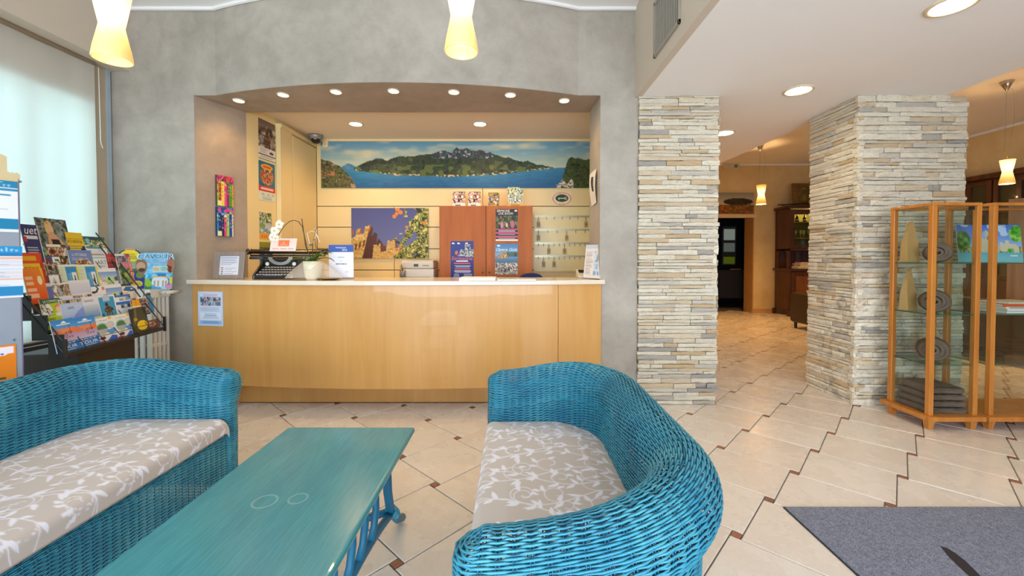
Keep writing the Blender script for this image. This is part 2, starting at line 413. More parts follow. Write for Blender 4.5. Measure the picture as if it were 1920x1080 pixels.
# ---- niche
struct(MB().box(-2.6, 1.3, 3.76, 5.1, 2.6, 2.68).build('ceiling_niche', mat('niche_ceiling', '#ecdcc2', .7, var=.02)), 'warm ceiling inside the office niche')
YN = 4.94; XN = -2.33
wall('wall_niche_side', [(-2.42, 3.765), (XN-.05, 4.16), (XN-.05, YN), (-2.6, YN), (-2.6, 3.765)], 0, 2.6, M_NICHE, label='cream office wall with posters')
d1 = struct(thing('door_1', 'cream sliding doors on the side of the office', None))
MB().box(XN-.049, XN-.004, 4.162, 4.387, .02, 2.52).build('door_leaf', M_NICHE, d1, bevel=.003)
MB().box(XN-.045, XN-.002, 4.395, YN-.02, .02, 2.5).build('door_leaf', M_NICHE, d1, bevel=.003)
MB().box(XN-.0495, XN-.03, 4.38, 4.40, .02, 2.5).build('door_gap', M_DARK, d1)
MB().box(XN-.05, XN+.01, 4.16, YN, 2.51, 2.55).build('door_track', M_NICHE, d1)
wall('wall_niche_end', [(1.12, 3.76), (1.3, 3.76), (1.3, YN), (1.12, YN)], 0, 2.6, M_NICHE)
wn = struct(MB().box(-2.6, 1.3, YN, YN+.15, 0, 2.6).build('wall_niche_back', mat('slat_groove', '#9a8a66', .7)), 'cream slatwall panels behind the desk')
cols = [[-2.33, -1.41, -.2, 1.12], [-2.33, -1.41, -.2, 1.12], [-2.33, -1.41, -.2, 1.12], [-2.33, -1.41, -.2, 1.12], [-2.33, -1.41, -.2, 1.12], [-2.33, -1.41, -.2, 1.12]]
zs = [.02, .55, .80, 1.05, 1.305, 1.563, 1.812, 2.58]
for k in range(7):
    cc = [-2.33, -1.41, -.2, 1.12] if k != 6 else [-2.33, -.35, 1.12]
    for a, b in zip(cc, cc[1:]):
        MB().box(a+.003, b-.003, YN-.022, YN, zs[k]+.005, zs[k+1]-.005).build('panel', M_NICHE, wn, bevel=.003)
struct(MB().box(-2.33, 1.12, YN-.06, YN-.023, 2.575, 2.6).build('trim_2', M_NICHE), 'cream rail along the top of the slatwall')

# ---- left window wall
wall('wall_left', [(XL-.25, -3), (XL, -3), (XL, YW), (XL-.25, YW)], 0, .6, mat('grey_parapet', '#8f9192', .7, var=.05), label='low grey wall under the window')
wall('wall_left_lintel', [(XL-.25, -3), (XL-.075, -3), (XL-.075, 3.195), (XL-.25, 3.195)], 2.38, 2.75, M_BEIGE)
wall('wall_left_upper', [(XL-.25, -3), (-3.1, -3), (-3.1, YW), (XL-.25, YW)], 2.71, ZC, M_BEIGE, label='beige wall above the window blind')
w1 = struct(thing('window_1', 'tall window behind the pale blind', None))
MF = mat('white_frame', '#d6d6d0', .4)
for y in (-.9, .35, 1.6, 2.78): MB().box(XL-.17, XL-.12, y-.03, y+.03, .66, 2.38).build('window_frame', MF, w1, bevel=.004)
MB().box(XL-.18, XL-.06, 3.2, 3.368, .6, 2.709).build('window_frame', mat('beige_frame', '#b9aa94', .5), w1, bevel=.006)
MB().box(XL-.19, XL-.06, -3, 3.3, .6, .66).build('window_frame', mat('anodised_dark', '#20242a', .35), w1, bevel=.004)
MB().box(XL-.06, XL+.012, -3, 3.3, .58, .63).build('window_sill', mat('anodised_dark', '#20242a', .35), w1, bevel=.004)
MB().box(XL+.012, XL+.018, -3, 3.3, .607, .613).build('sill_strip', mat('pale_strip', '#b8c4d6', .3), w1)
MB().box(XL-.15, XL-.146, -3, 3.2, .66, 2.38).build('window_pane', glass('window_glass'), w1)
struct(MB().box(XL-.06, XL-.055, 3.325, 3.36, .64, 2.71).build('daylight_strip', mat('painted_daylight', '#a9bccb', .4)))  # daylight at the window reveal, put in as a strip of pale blue colour
# a pale street outside
struct(MB().box(-14, XL-.3, -9, 14, -.3, -.05).build('ground_outside', mat('pale_paving', '#b5b3ad', .8)), 'pale paving outside the window')
# roller blind
rb = thing('roller_blind', 'pale translucent roller blind pulled down over the tall window', 'blind', (XL, 1.6, 2.71))
def blind_mat():
    t = NT('blind_cloth'); d = t.n('ShaderNodeBsdfDiffuse'); tr = t.n('ShaderNodeBsdfTranslucent'); tp = t.n('ShaderNodeBsdfTransparent')
    v = t.coord((1, 1.0, .12)); f = t.noise(v, 3.2, 2)
    c = t.ramp(f, [(.3, '#e4e3dc'), (.7, '#f6f5f0')]); t.l(c, d.inputs[0]); t.l(c, tr.inputs[0])
    m1 = t.n('ShaderNodeMixShader'); m1.inputs[0].default_value = .52; t.l(d.outputs[0], m1.inputs[1]); t.l(tr.outputs[0], m1.inputs[2])
    m2 = t.n('ShaderNodeMixShader'); m2.inputs[0].default_value = .04; t.l(m1.outputs[0], m2.inputs[1]); t.l(tp.outputs[0], m2.inputs[2])
    t.l(m2.outputs[0], t.out.inputs[0]); return t.m
n = 60; vs = []; fs = []
for k in range(n+1):
    y = -2.3+3.9*k/n; xo = .004*math.sin(k*.55)+.003*math.sin(k*1.7)
    vs += [(xo-.03, y, -.03), (xo*1.6-.03, y, -2.075)]
fs = [(2*k, 2*k+1, 2*k+3, 2*k+2) for k in range(n)]
MB().add(vs, fs).build('blind_cloth', blind_mat(), rb, smooth=True)
MB().cyl((-.03, -2.3, -.012), (-.03, 1.6, -.012), .018, n=12).build('roller', mat('beige_tube', '#b5a68f', .5), rb, smooth=True)
MB().box(-.045, -.015, -2.3, 1.6, -2.09, -2.07).build('bottom_rail', MF, rb, bevel=.004)
MB().tube([(-.02, 1.63, -.03), (-.02, 1.635, -.6), (-.01, 1.63, -.62), (.02, 1.61, -.66)], .003, 6).build('pull_cord', MF, rb)

# ---- other walls, mostly out of view, that close the rooms
wall('wall_front_low', [(-3.6, -2.5), (8, -2.5), (8, -2.4), (-3.6, -2.4)], 0, .25, M_BEIGE)
wall('wall_front_high', [(-3.6, -2.5), (8, -2.5), (8, -2.4), (-3.6, -2.4)], 2.2, ZC, M_BEIGE)
wall('wall_front_side', [(3, -2.5), (8, -2.5), (8, -2.4), (3, -2.4)], 0.25, 2.95, M_BEIGE)
YF = 8.9
for q in ([(1.2, YF), (4.3, YF), (4.3, YF+.3), (1.2, YF+.3)], [(5.22, YF), (8, YF), (8, YF+.3), (5.22, YF+.3)]):
    wall('wall_far', q, 0, ZC, M_WARM, label='warm ochre plaster wall at the end of the hall')
wall('wall_far_lintel', [(4.3, YF), (5.22, YF), (5.22, YF+.3), (4.3, YF+.3)], 2.08, ZC, M_WARM)
wall('wall_right', [(7.6, -2.5), (7.8, -2.5), (7.8, YF), (7.6, YF)], 0, ZC, M_WARM, label='warm plaster wall of the side room')
wall('wall_hall', [(1.3, 3.8), (1.5, 3.8), (1.5, YF), (1.3, YF)], 0, ZC, M_WARM)
struct(MB().tube([(1.5, YF-.01, ZC-.01), (7.59, YF-.01, ZC-.01), (7.59, -2.4, ZC-.01)], .03, 6).build('trim_4', M_CEIL), 'white cornice round the far rooms')
M_SK = mat('tile_skirting', '#c09a6a', .4)
struct(MB().box(5.2, 7.6, YF-.012, YF, 0, .09).build('baseboard_far', M_SK)); struct(MB().box(1.5, 4.3, YF-.012, YF, 0, .09).build('baseboard_hall', M_SK))
d2 = struct(thing('door_2', 'open doorway into the dark back room', None))
M_JAMB = mat('ochre_jamb', '#b98d55', .5)
MB().box(5.205, 5.225, YF-.02, YF+.31, 0, 2.08).build('door_jamb', M_JAMB, d2); MB().box(4.295, 4.315, YF-.02, YF+.31, 0, 2.08).build('door_jamb', M_JAMB, d2)
MB().box(4.25, 5.27, YF-.03, YF+.02, 2.06, 2.14).build('door_head', mat('pale_lintel', '#d9c49a', .5), d2, bevel=.004)
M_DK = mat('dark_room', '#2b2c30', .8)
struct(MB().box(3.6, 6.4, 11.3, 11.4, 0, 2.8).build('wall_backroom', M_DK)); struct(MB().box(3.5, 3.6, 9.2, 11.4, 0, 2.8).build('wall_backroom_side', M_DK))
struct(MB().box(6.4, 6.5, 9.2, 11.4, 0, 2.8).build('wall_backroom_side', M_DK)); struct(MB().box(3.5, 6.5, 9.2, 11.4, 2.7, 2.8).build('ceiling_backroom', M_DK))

# ---- ledgestone pillars
def stone_mat(name, stuff=False):
    t = NT(name); v = t.coord(); oi = t.n('ShaderNodeObjectInfo'); va = t.n('ShaderNodeVectorMath', operation='ADD'); t.l(v, va.inputs[0])
    vm = t.n('ShaderNodeVectorMath', operation='SCALE'); t.l(oi.outputs['Location'], vm.inputs[0]); vm.inputs['Scale'].default_value = 3.7; t.l(vm.outputs[0], va.inputs[1])
    at_ = t.n('ShaderNodeAttribute'); at_.attribute_name = 'shade'
    cols = [(0, '#e8dfc9'), (.40, '#f0e9d6'), (.54, '#e2d3b6'), (.64, '#d2b78f'), (.75, '#ede4d0'), (.88, '#d0cabd'), (.95, '#aca8a2'), (1, '#decdb0')]
    a = t.ramp(at_.outputs['Fac'] if stuff else oi.outputs['Random'], cols)
    f = t.noise(va.outputs[0], 7, 6, .65, 1.2); g = t.noise(va.outputs[0], 38, 5, .7)
    b = t.mix(t.ramp(f, [(.5, (0, 0, 0, 1)), (.72, (.75,)*3+(1,))]), a, '#8b8781')
    f2 = t.noise(va.outputs[0], 4.5, 4, .6, .8)
    b = t.mix(t.ramp(f2, [(.56, (0, 0, 0, 1)), (.75, (.6,)*3+(1,))]), b, '#c49f74')
    b = t.mix(.3, b, t.ramp(g, [(.3, '#a39c90'), (.62, '#ffffff')]), 'MULTIPLY')
    t.l(b, t.b.inputs['Base Color']); t.set(rough=.8, spec=.25); t.bump(g, .55, .006); return t.m
M_STONE = stone_mat('split_ledgestone'); M_STONE2 = stone_mat('split_ledgestone_small', True)
def stone_variant(rr):
    """a unit split-faced stone: x and z in 0..1, rough face towards -y"""
    nx, nz = 4, 2; vs = []; fs = []
    for zi in range(nz+1):
        for xi in range(nx+1):
            e = xi in (0, nx) or zi in (0, nz)
            vs.append((xi/nx+(0 if xi in (0, nx) else rr.uniform(-.06, .06)), (.32 if e else 0)+rr.uniform(-.2, .2), zi/nz+(rr.uniform(-.05, .05) if 0 < xi < nx or 1 else 0)))
    for zi in range(nz):
        for xi in range(nx): a = zi*(nx+1)+xi; fs.append((a, a+1, a+nx+2, a+nx+1))
    n0 = len(vs)
    vs += [(0, 2.2, 0), (1, 2.2, 0), (1, 2.2, 1), (0, 2.2, 1)]
    bot = list(range(nx+1)); top = [nz*(nx+1)+i for i in range(nx+1)]
    fs += [tuple(bot[::-1])+(n0, n0+1), tuple(top)+(n0+2, n0+3)]
    lf = [i*(nx+1) for i in range(nz+1)]; rt = [i*(nx+1)+nx for i in range(nz+1)]
    fs += [tuple(lf)+(n0+3, n0), tuple(rt[::-1])+(n0+1, n0+2)]
    return MB().add(vs, fs)
rr = random.Random(5); SV = [stone_variant(rr) for _ in range(14)]; SME = []
def stone_face(root, p0, ux, width, z0, z1, seed, limit, courses):
    """courses of split stone over a face that starts at p0 and runs along ux; its outward side is ux turned clockwise"""
    global SME
    r = random.Random(seed); ux = Vector(ux).normalized(); rz = math.atan2(ux.y, ux.x); rest = MB(); sh = []; z = z0; n = 0; todo = []
    while z < z1-.004:
        h = min(r.choice(courses), z1-z)
        if z1-z-h < .016: h = z1-z
        x = -r.uniform(0, .012)
        while x < width-.002:
            l = r.choice((.11, .16, .2, .24, .3, .36))*r.uniform(.85, 1.15)
            if width-x-l < .07: l = width-x+r.uniform(-.006, .014)
            todo.append((x, z, l, h)); x += l
        z += h
    todo.reverse()
    for x, z, l, h in todo:
        d = .014+r.choice((0, .004, .009))*r.uniform(.5, 1.2); k = r.randrange(14); y = -.012-r.choice((0, .004, .008, .014))
        q = Vector(p0)+ux*(x+.0017); loc = (q.x-math.sin(rz)*y, q.y+math.cos(rz)*y, z+.0018); sc = (l-.0034, d, h-.0036)
        if n < limit:
            if len(SME) <= k or SME[k] is None:
                while len(SME) <= k: SME.append(None)
                o = SV[k].build('stone', M_STONE, root); SME[k] = o.data
            else:
                o = bpy.data.objects.new('stone', SME[k]); COL.objects.link(o); o.parent = root
            o.location = loc; o.rotation_euler = (0, 0, rz); o.scale = sc
        else:
            Mx = Matrix.Translation(loc) @ Matrix.Rotation(rz, 4, 'Z') @ Matrix.Diagonal((*sc, 1))
            rest.add([Mx @ Vector(p) for p in SV[k].v], SV[k].f); sh += [r.random()]*len(SV[k].v)
        n += 1
    if rest.v:
        o = tag(rest.build('small_stones', M_STONE2, root), kind='stuff'); o.data.attributes.new('shade', 'FLOAT', 'POINT').data.foreach_set('value', sh)
    print('stones', n)
    return n
M_MORT = mat('dark_joint', '#4a443c', .9)
sp1 = struct(MB().box(1.05, 1.655, 3.345, 3.85, 0, 2.5).build('stone_pillar', M_MORT), 'ledgestone pillar next to the reception desk')
stone_face(sp1, (1.032, 3.345, 0), (1, 0, 0), .635, 0, 2.5, 3, 300, (.024, .03, .034, .04))
stone_face(sp1, (1.655, 3.345, 0), (0, 1, 0), .5, 0, 2.5, 4, 0, (.05, .06, .07))
sp2 = struct(MB().box(2.80, 3.63, 3.33, 3.84, 0, 2.5).build('stone_pillar', M_MORT), 'ledgestone pillar behind the glass display cabinet')
stone_face(sp2, (2.80, 3.86, 0), (0, -1, 0), .54, 0, 2.5, 8, 130, (.026, .034, .042))
stone_face(sp2, (2.778, 3.33, 0), (1, 0, 0), .87, 0, 2.5, 9, 170, (.026, .034, .042, .05))
stone_face(sp2, (3.63, 3.33, 0), (0, 1, 0), .5, 0, 2.5, 10, 0, (.05, .06, .07))

# ---- recessed spotlights
M_LENS = emit('lamp_lens', '#fff0d0', 36)
M_RING = mat('cream_ring', '#d8c8a8', .4)
def downlight(x, y, z, label, group, r, power, col, spot=120):
    t = thing('recessed_spotlight', label, 'spotlight', (x, y, z), 0, group)
    MB().lathe([(r*1.25, 0), (r*1.25, -.006), (r*1.12, -.01), (r, -.008), (r, 0)], 28, cap=False).build('ring', M_RING, t, smooth=True)
    MB().lathe([(.001, -.0045), (r*.7, -.0045), (r, -.003), (r, 0)], 28, cap=False).build('lens', M_LENS, t, smooth=True)
    light('spot', 'SPOT', (0, 0, -.02), power, col, t, r*.8, spot, .8)
    return t
WARM = (1, .62, .26)
ordn = ['first', 'second', 'third', 'fourth', 'fifth', 'sixth', 'seventh']
for k, (px, py) in enumerate([(448, 188), (531, 177), (630, 171.5), (738, 170), (851, 172), (957, 177.5), (1058, 188)]):
    p = at_z(px, py, 2.519)
    downlight(p.x, p.y, 2.519, f'small warm spotlight under the bowed header, {ordn[k]} of seven from the left', 'spotlights under the bowed header', .038, 9, WARM, 130)
for k, (px, py) in enumerate([(667, 232), (900, 232)]):
    p = at_z(px, py, 2.6)
    downlight(p.x, p.y, 2.6, ['warm spotlight in the office ceiling above the castle photo', 'warm spotlight in the office ceiling above the wooden cupboard'][k], 'spotlights in the office ceiling', .062, 34, WARM, 150)
for k, (px, py) in enumerate([(1785, 9), (1497, 169), (1358, 249)]):
    p = at_z(px, py, 2.5)
    downlight(p.x, p.y, 2.5, ['large spotlight in the lowered ceiling, nearest the viewer', 'large spotlight in the lowered ceiling between the two stone pillars', 'spotlight in the lowered ceiling, half hidden by the stone pillar'][k], 'spotlights in the lowered ceiling', .085, 14, (1, .78, .5), 150)
# ---- air vent in the side of the lowered ceiling
vt = thing('air_vent', 'grey slatted air vent high on the beige soffit side', 'vent', (.998, 2.68, 2.78))
m = MB()
for y0, y1, z0, z1 in ((-.22, .22, -.19, -.165), (-.22, .22, .165, .19), (-.22, -.2, -.19, .19), (.2, .22, -.19, .19)): m.box(-.012, .002, y0, y1, z0, z1)
m.build('vent_frame', mat('vent_grey', '#9a9488', .45), vt, bevel=.002)
MB().box(-.0005, .001, -.2, .2, -.165, .165).build('backing', M_DARK, vt)
m0 = None
for k in range(15):
    y = -.187+k*.0265
    if m0 is None: m0 = MB().box(-.0042, .0, -.0055, .0055, -.165, .165).build('slat', mat('vent_slat', '#a59f92', .45), vt, loc=(0, y, 0))
    else: link_copy(m0, vt, (0, y, 0))
# ================================================================ FURNITURE
# ---- reception desk
M_MAPLE = wood('honey_maple', '#cb954c', '#d9aa64', 2, .35, .5, .25, (.2, .8))
M_TOP = mat('cream_stone_top', '#e6d8c2', .18, var=.05, vs=20, coat=.3)
dk = thing('reception_desk', 'bow-fronted honey maple reception desk with cream stone top', 'desk', (-.94, YW, 0))
DX0, DX1 = -2.625, .735; DH = (DX1-DX0)/2
def dy(x, y0, b): return y0-b*(1-(x/DH)**2)-YW
def bow(x0, x1, y0, b, th, z0, z1, name, m, n=24, bev=.003):
    xs = np.linspace(x0, x1, n); f = [(x, dy(x, y0, b)) for x in xs]
    return MB().prism(f+[(x, y+th) for x, y in f[::-1]], z0, z1).build(name, m, dk, bevel=bev)
xa, xb = -2.247+.945, .365+.945
bow(-DH+.012, xa-.0015, 3.345, .17, .02, .02, .984, 'side_panel', M_MAPLE, 8)
bow(xa+.0015, xb-.0015, 3.34, .17, .02, .176, .984, 'front_panel', M_MAPLE, 30)
bow(xb+.0015, DH-.012, 3.345, .17, .02, .02, .984, 'side_panel', M_MAPLE, 8)
MB().box(xa, xb, .0, .02, .004, .19).build('plinth', M_MAPLE, dk)
MB().box(xa, xb, -.001, .019, 0, .006).build('plinth_foot', M_DARK, dk)
MB().box(xa, xb, .02, .36, .9, .98).build('inner_shelf', M_MAPLE, dk)
xs = np.linspace(-DH-.02, DH+.015, 30)
MB().prism([(x, min(dy(x, 3.315, .185), -.04)) for x in xs]+[(DH+.015, -.002), (1.655, -.002), (1.645, .38), (-1.49, .38), (-1.655, -.002), (-DH-.02, -.002)], .985, 1.02).build('countertop', M_TOP, dk, bevel=.006)
ZT = 1.0205

# ---- wicker sofas
def wicker_mat():
    t = NT('teal_wicker'); v = t.coord(); f = t.noise(v, 5, 4, .6); g = t.noise(v, 60, 3, .6)
    a = t.ramp(f, [(.3, '#247a98'), (.5, '#3791aa'), (.7, '#52a6b8')])
    h = t.noise(v, 22, 4, .75)
    b = t.mix(t.ramp(h, [(.70, (0, 0, 0, 1)), (.73, (.5, .5, .5, 1))]), a, '#a9cfd8')
    t.l(t.mix(.3, b, t.ramp(g, [(.3, '#7f9fb0'), (.65, '#ffffff')]), 'MULTIPLY'), t.b.inputs['Base Color'])
    t.set(rough=.38, spec=.5); return t.m
M_WICK = wicker_mat(); M_WICKD = mat('teal_cane', '#1b6d90', .45, var=.15, vs=12)
def sstep(x): x = np.clip(x, 0, 1); return x*x*(3-2*x)
def tubes_np(paths, closed, rw, rh, name, m, parent, nside=4):
    """many strands in one mesh; paths: list of (points N,3), (normals N,3), (binormals N,3)"""
    V = []; FF = []; o = 0
    A = [(math.cos(2*PI*j/nside), math.sin(2*PI*j/nside)) for j in range(nside)]
    for (p, nn, bb), cl in zip(paths, closed):
        N = len(p)
        V.append(np.stack([p+nn*(rw*a)+bb*(rh*b) for a, b in A], 1).reshape(-1, 3))
        i = np.arange(N if cl else N-1)[:, None]; j = np.arange(nside)[None]; i2 = (i+1) % N; j2 = (j+1) % nside
        FF.append(np.stack([o+i*nside+j, o+i*nside+j2, o+i2*nside+j2, o+i2*nside+j], -1).reshape(-1, 4)); o += N*nside
    V = np.concatenate(V); FF = np.concatenate(FF)
    me = bpy.data.meshes.new(name); me.vertices.add(len(V)); me.vertices.foreach_set('co', V.astype(np.float32).ravel())
    me.loops.add(FF.size); me.loops.foreach_set('vertex_index', FF.astype(np.int32).ravel())
    me.polygons.add(len(FF)); me.polygons.foreach_set('loop_start', np.arange(0, FF.size, 4, dtype=np.int32))
    me.polygons.foreach_set('use_smooth', np.ones(len(FF), bool)); me.update(calc_edges=True); me.validate()
    me.materials.append(m); ob = bpy.data.objects.new(name, me); COL.objects.link(ob); ob.parent = parent
    return ob
def sofa(label, L, D, rc, loc, rz, seed, pitch=.0062):
    t = thing('wicker_sofa', label, 'sofa', loc, rz, 'teal wicker sofas'); yh = L/2-.09; x0 = -.055; xb = -D+.1; sp = .033
    # mid line of the wall in plan, with its outward normals
    seg = []
    n1 = int((abs(xb+rc-x0))/.006); seg += [((x0+(xb+rc-x0)*k/n1, yh), (0, 1)) for k in range(n1)]
    na = int(rc*PI/2/.006); seg += [((xb+rc-rc*math.sin(a), yh-rc+rc*math.cos(a)), (-math.sin(a), math.cos(a))) for a in (PI/2*k/na for k in range(na))]
    n2 = int((2*yh-2*rc)/2/.006); seg += [((xb, (yh-rc)*(1-k/n2)), (-1, 0)) for k in range(n2)]
    half = seg; full = half+[((xb, 0), (-1, 0))]+[((p[0], -p[1]), (q[0], -q[1])) for p, q in half[::-1]]
    Pm = np.array([p for p, _ in full]); Nm = np.array([q for _, q in full])
    ds = np.r_[0, np.cumsum(np.hypot(*np.diff(Pm, axis=0).T))]; tot = ds[-1]; sp = tot/round(tot/sp); s = np.arange(0, round(tot/sp)*4+1)*sp/4
    P2 = np.stack([np.interp(s, ds, Pm[:, k]) for k in (0, 1)], 1); N2 = np.stack([np.interp(s, ds, Nm[:, k]) for k in (0, 1)], 1); N2 /= np.linalg.norm(N2, axis=1)[:, None]
    Hs = .645+.06*sstep((-P2[:, 0]-.05)/(D-.2)); HM = .705
    rr_, c0 = .08, .03; zr = HM-rr_; a0 = math.radians(-62)
    prof = []
    zb = zr+rr_*math.sin(a0); ro_t, ri_t = c0+rr_*math.cos(a0), -c0+rr_*math.cos(a0)
    nb = int((zb-.05)/pitch)
    for k in range(nb):
        z = .05+(zb-.05)*k/nb; u = k/nb; prof.append((z, .066+(ro_t-.066)*sstep((u-.75)/.25), .034+(rr_-c0-.034)*sstep((u-.3)/.7), 0))
    nr = int(math.radians(152)*rr_/pitch)
    for k in range(nr+1):
        a = a0+(PI/2-a0)*k/nr; prof.append((zr+rr_*math.sin(a), c0+rr_*math.cos(a), -c0+rr_*math.cos(max(a, 0)), a))
    sgn = np.cos(PI*s/sp); A = .0032; bul = .0042*(.5-.5*np.cos(2*PI*s/sp)); r = random.Random(seed); paths = []; closed = []
    for k, (z, ro, ri, a) in enumerate(prof):
        zz = z+(Hs-HM)*sstep((z-.1)/.4); w_ = (1 if k % 2 else -1)*sgn*A
        jit = r.uniform(-.0006, .0006)
        up = math.sin(max(0, a)); hz = math.cos(max(0, a))
        def side(rad, sg):
            q = P2+N2*(sg*rad+((w_+bul)*sg*hz))[:, None]; p = np.c_[q, zz+jit+(w_+bul)*up]
            nn = np.c_[N2*sg*hz, np.full(len(s), up)]; bb = np.c_[-N2*sg*up, np.full(len(s), hz)]; return p, nn, bb
        outer = side(ro+0*s, 1); inner = side(ri+0*s, -1)
        def cap(end):
            i = -1 if end else 0; c = P2[i]; nv = N2[i]; tv_ = np.array([1.0, 0.0]); ncap = 9; mid = (ro-ri)/2; rad = (ro+ri)/2; fr = min(.055, max(.004, rad))
            th = np.linspace(0, PI, ncap+2)[1:-1]; ww = ((1 if k % 2 else -1)*A*np.cos(np.arange(1, ncap+1)*PI/2))
            cs, sn = np.cos(th), np.sin(th)
            q = c+nv*(mid+(rad+ww)*cs)[:, None]+tv_*((fr+ww)*sn)[:, None]
            n2 = nv*cs[:, None]+tv_*sn[:, None]; zc = zz[i]+jit-.012*sn*up
            return np.c_[q, zc], np.c_[n2*hz, np.full(ncap, up)], np.c_[-n2*up, np.full(ncap, hz)]
        ce, cs_ = cap(True), cap(False)
        if z > .29:
            parts = [outer, ce, tuple(x[::-1] for x in inner), tuple(x[::-1] for x in cs_)]; closed.append(True)
        else:
            parts = [tuple(x[::-1] for x in cs_), outer, ce]; closed.append(False)
        paths.append(tuple(np.concatenate([q[j] for q in parts]) for j in range(3)))
    tag(tubes_np(paths, closed, .0022, pitch*.5, 'woven_shell', M_WICK, t), kind='stuff')
    # upright stakes that the strands pass around
    st = []; 
    for i in range(0, len(s), 4):
        for dx in (-.0035, .0035):
            tg = np.array([-N2[i, 1], N2[i, 0]])*dx
            pts = []
            for (z, ro, ri, a) in prof[::4]: pts.append((*(P2[i]+N2[i]*ro+tg), z+(Hs[i]-HM)*float(sstep((z-.1)/.4))))
            for (z, ro, ri, a) in prof[::-4]:
                if z > .29: pts.append((*(P2[i]-N2[i]*ri+tg), z+(Hs[i]-HM)*float(sstep((z-.1)/.4))))
            p = np.array(pts); nn = np.tile(np.r_[N2[i], 0], (len(p), 1)); bb = np.tile(np.r_[-N2[i, 1], N2[i, 0], 0], (len(p), 1)); st.append((p, nn, bb))
    tag(tubes_np(st, [False]*len(st), .0022, .0022, 'stakes', M_WICKD, t, 3), kind='stuff')
    # woven panel under the seat
    yi = yh-.03; m_ = int(2*yi/sp); ys = np.linspace(-yi, yi, m_*4+1); sg2 = np.cos(PI*np.arange(len(ys))/4); bu2 = .0042*(.5-.5*np.cos(PI*np.arange(len(ys))/2)); fp = []
    pr = [(-.018, z, 0) for z in np.arange(.05, .315, pitch)]; na = 9
    pr += [(-.018-.03+.03*math.cos(a), .315+.03*math.sin(a), a) for a in np.linspace(0, PI/2, na)]+[(-.048-q, .345, PI/2) for q in np.arange(pitch, .04, pitch)]
    for k, (x, z, a) in enumerate(pr):
        w_ = (1 if k % 2 else -1)*sg2*A+bu2; ca, sa = math.cos(a), math.sin(a)
        p = np.stack([x+w_*ca, ys, z+w_*sa+0*ys], 1); fp.append((p, np.tile((ca, 0, sa), (len(ys), 1)), np.tile((-sa, 0, ca), (len(ys), 1))))
    tag(tubes_np(fp, [False]*len(fp), .0022, pitch*.5, 'woven_panel', M_WICK, t), kind='stuff')
    sk = []
    for i in range(0, len(ys), 4):
        p = np.array([(x, ys[i], z) for x, z, a in pr[::3]]); sk.append((p, np.tile((1, 0, 0), (len(p), 1)), np.tile((0, 1, 0), (len(p), 1))))
    tag(tubes_np(sk, [False]*len(sk), .0025, .004, 'panel_stakes', M_WICKD, t, 3), kind='stuff')
    MB().box(-D+.11, -.07, -yi+.01, yi-.01, .30, .338).build('seat_frame', M_WICKD, t)
    for x in (-.085, -D+.22):
        for y in (-1, 1): MB().cyl((0, 0, 0), (0, 0, .07), .022, .026, 12).build('leg', M_WICKD, t, smooth=True, loc=(x, y*(yh-.03 if x > -.2 else yh-.12), 0))
    # ---- seat cushion with a scrolling leaf print
    xi = xb+.036; ri = max(.05, rc-.03); yc = yh-.034; W = -xi+.0; fl_ = .035
    ug = np.arange(0, W-.03, .003); vq = np.arange(-yc, yc+.001, .003)
    def xin(y): d = abs(y)-(yc-ri); return np.where(d > 0, xi+ri-np.sqrt(np.maximum(0, ri*ri-np.maximum(0, d)**2)), xi)
    arc_n = 14; depth = .055
    nu = 150; XX = []; ZZ = []; UU = []
    u = np.linspace(0, 1, nu-arc_n); flat_front = -.03
    for y in vq:
        b = float(xin(y)); xs_ = b+(flat_front-b)*u; cr_ = .014*np.minimum(1, np.minimum((xs_-b)/.1, np.minimum((flat_front-xs_+.03)/.1, (yc-abs(y))/.1)))
        e_ = max(0, 1-(yc-abs(y))/.03); zt = .432+cr_-.03*e_**2
        a = np.linspace(0, 1, arc_n+1)[1:]; th = np.minimum(1, a*1.7)*PI/2; xa_ = flat_front+.034*np.sin(th); za = zt[-1]-.034*(1-np.cos(th))-np.maximum(0, a-.59)*.09
        XX.append(np.r_[xs_, xa_]); ZZ.append(np.r_[zt, za]); UU.append(np.r_[xs_, flat_front+.034*np.minimum(th, 9)+np.maximum(0, a-.59)*.09])
    XX, ZZ, UU = map(np.array, (XX, ZZ, UU)); YY = np.repeat(vq[:, None], nu, 1)
    ink = vines(UU, YY, xi-.02, .03, -yc, yc, seed)
    c1, c2 = np.array(lin('#bdb4ad')), np.array(lin('#dedee8')); Cc = c1*(1-ink[..., None])+c2*ink[..., None]
    nv_ = len(vq); idx = np.arange(nv_*nu).reshape(nv_, nu)
    q = np.stack([idx[:-1, :-1], idx[:-1, 1:], idx[1:, 1:], idx[1:, :-1]], -1).reshape(-1, 4)
    V = np.stack([XX, YY, ZZ], -1).reshape(-1, 3)
    me = bpy.data.meshes.new('seat_cushion'); me.from_pydata(V.tolist(), [], q.tolist()); me.polygons.foreach_set('use_smooth', [True]*len(q))
    at = me.color_attributes.new('print', 'FLOAT_COLOR', 'POINT'); at.data.foreach_set('color', np.concatenate([Cc.reshape(-1, 3), np.ones((len(V), 1))], 1).ravel())
    me.materials.append(cloth_mat()); me.update(); ob = bpy.data.objects.new('seat_cushion', me); COL.objects.link(ob); ob.parent = t
    MB().prism([(float(xin(y))+.006, y) for y in np.linspace(-yc+.004, yc-.004, 40)]+[(-.02, yc-.004), (-.02, -yc+.004)], .345, .40).build('cushion_base', mat('beige_cloth', '#b3a99f', .9), t)
    return t
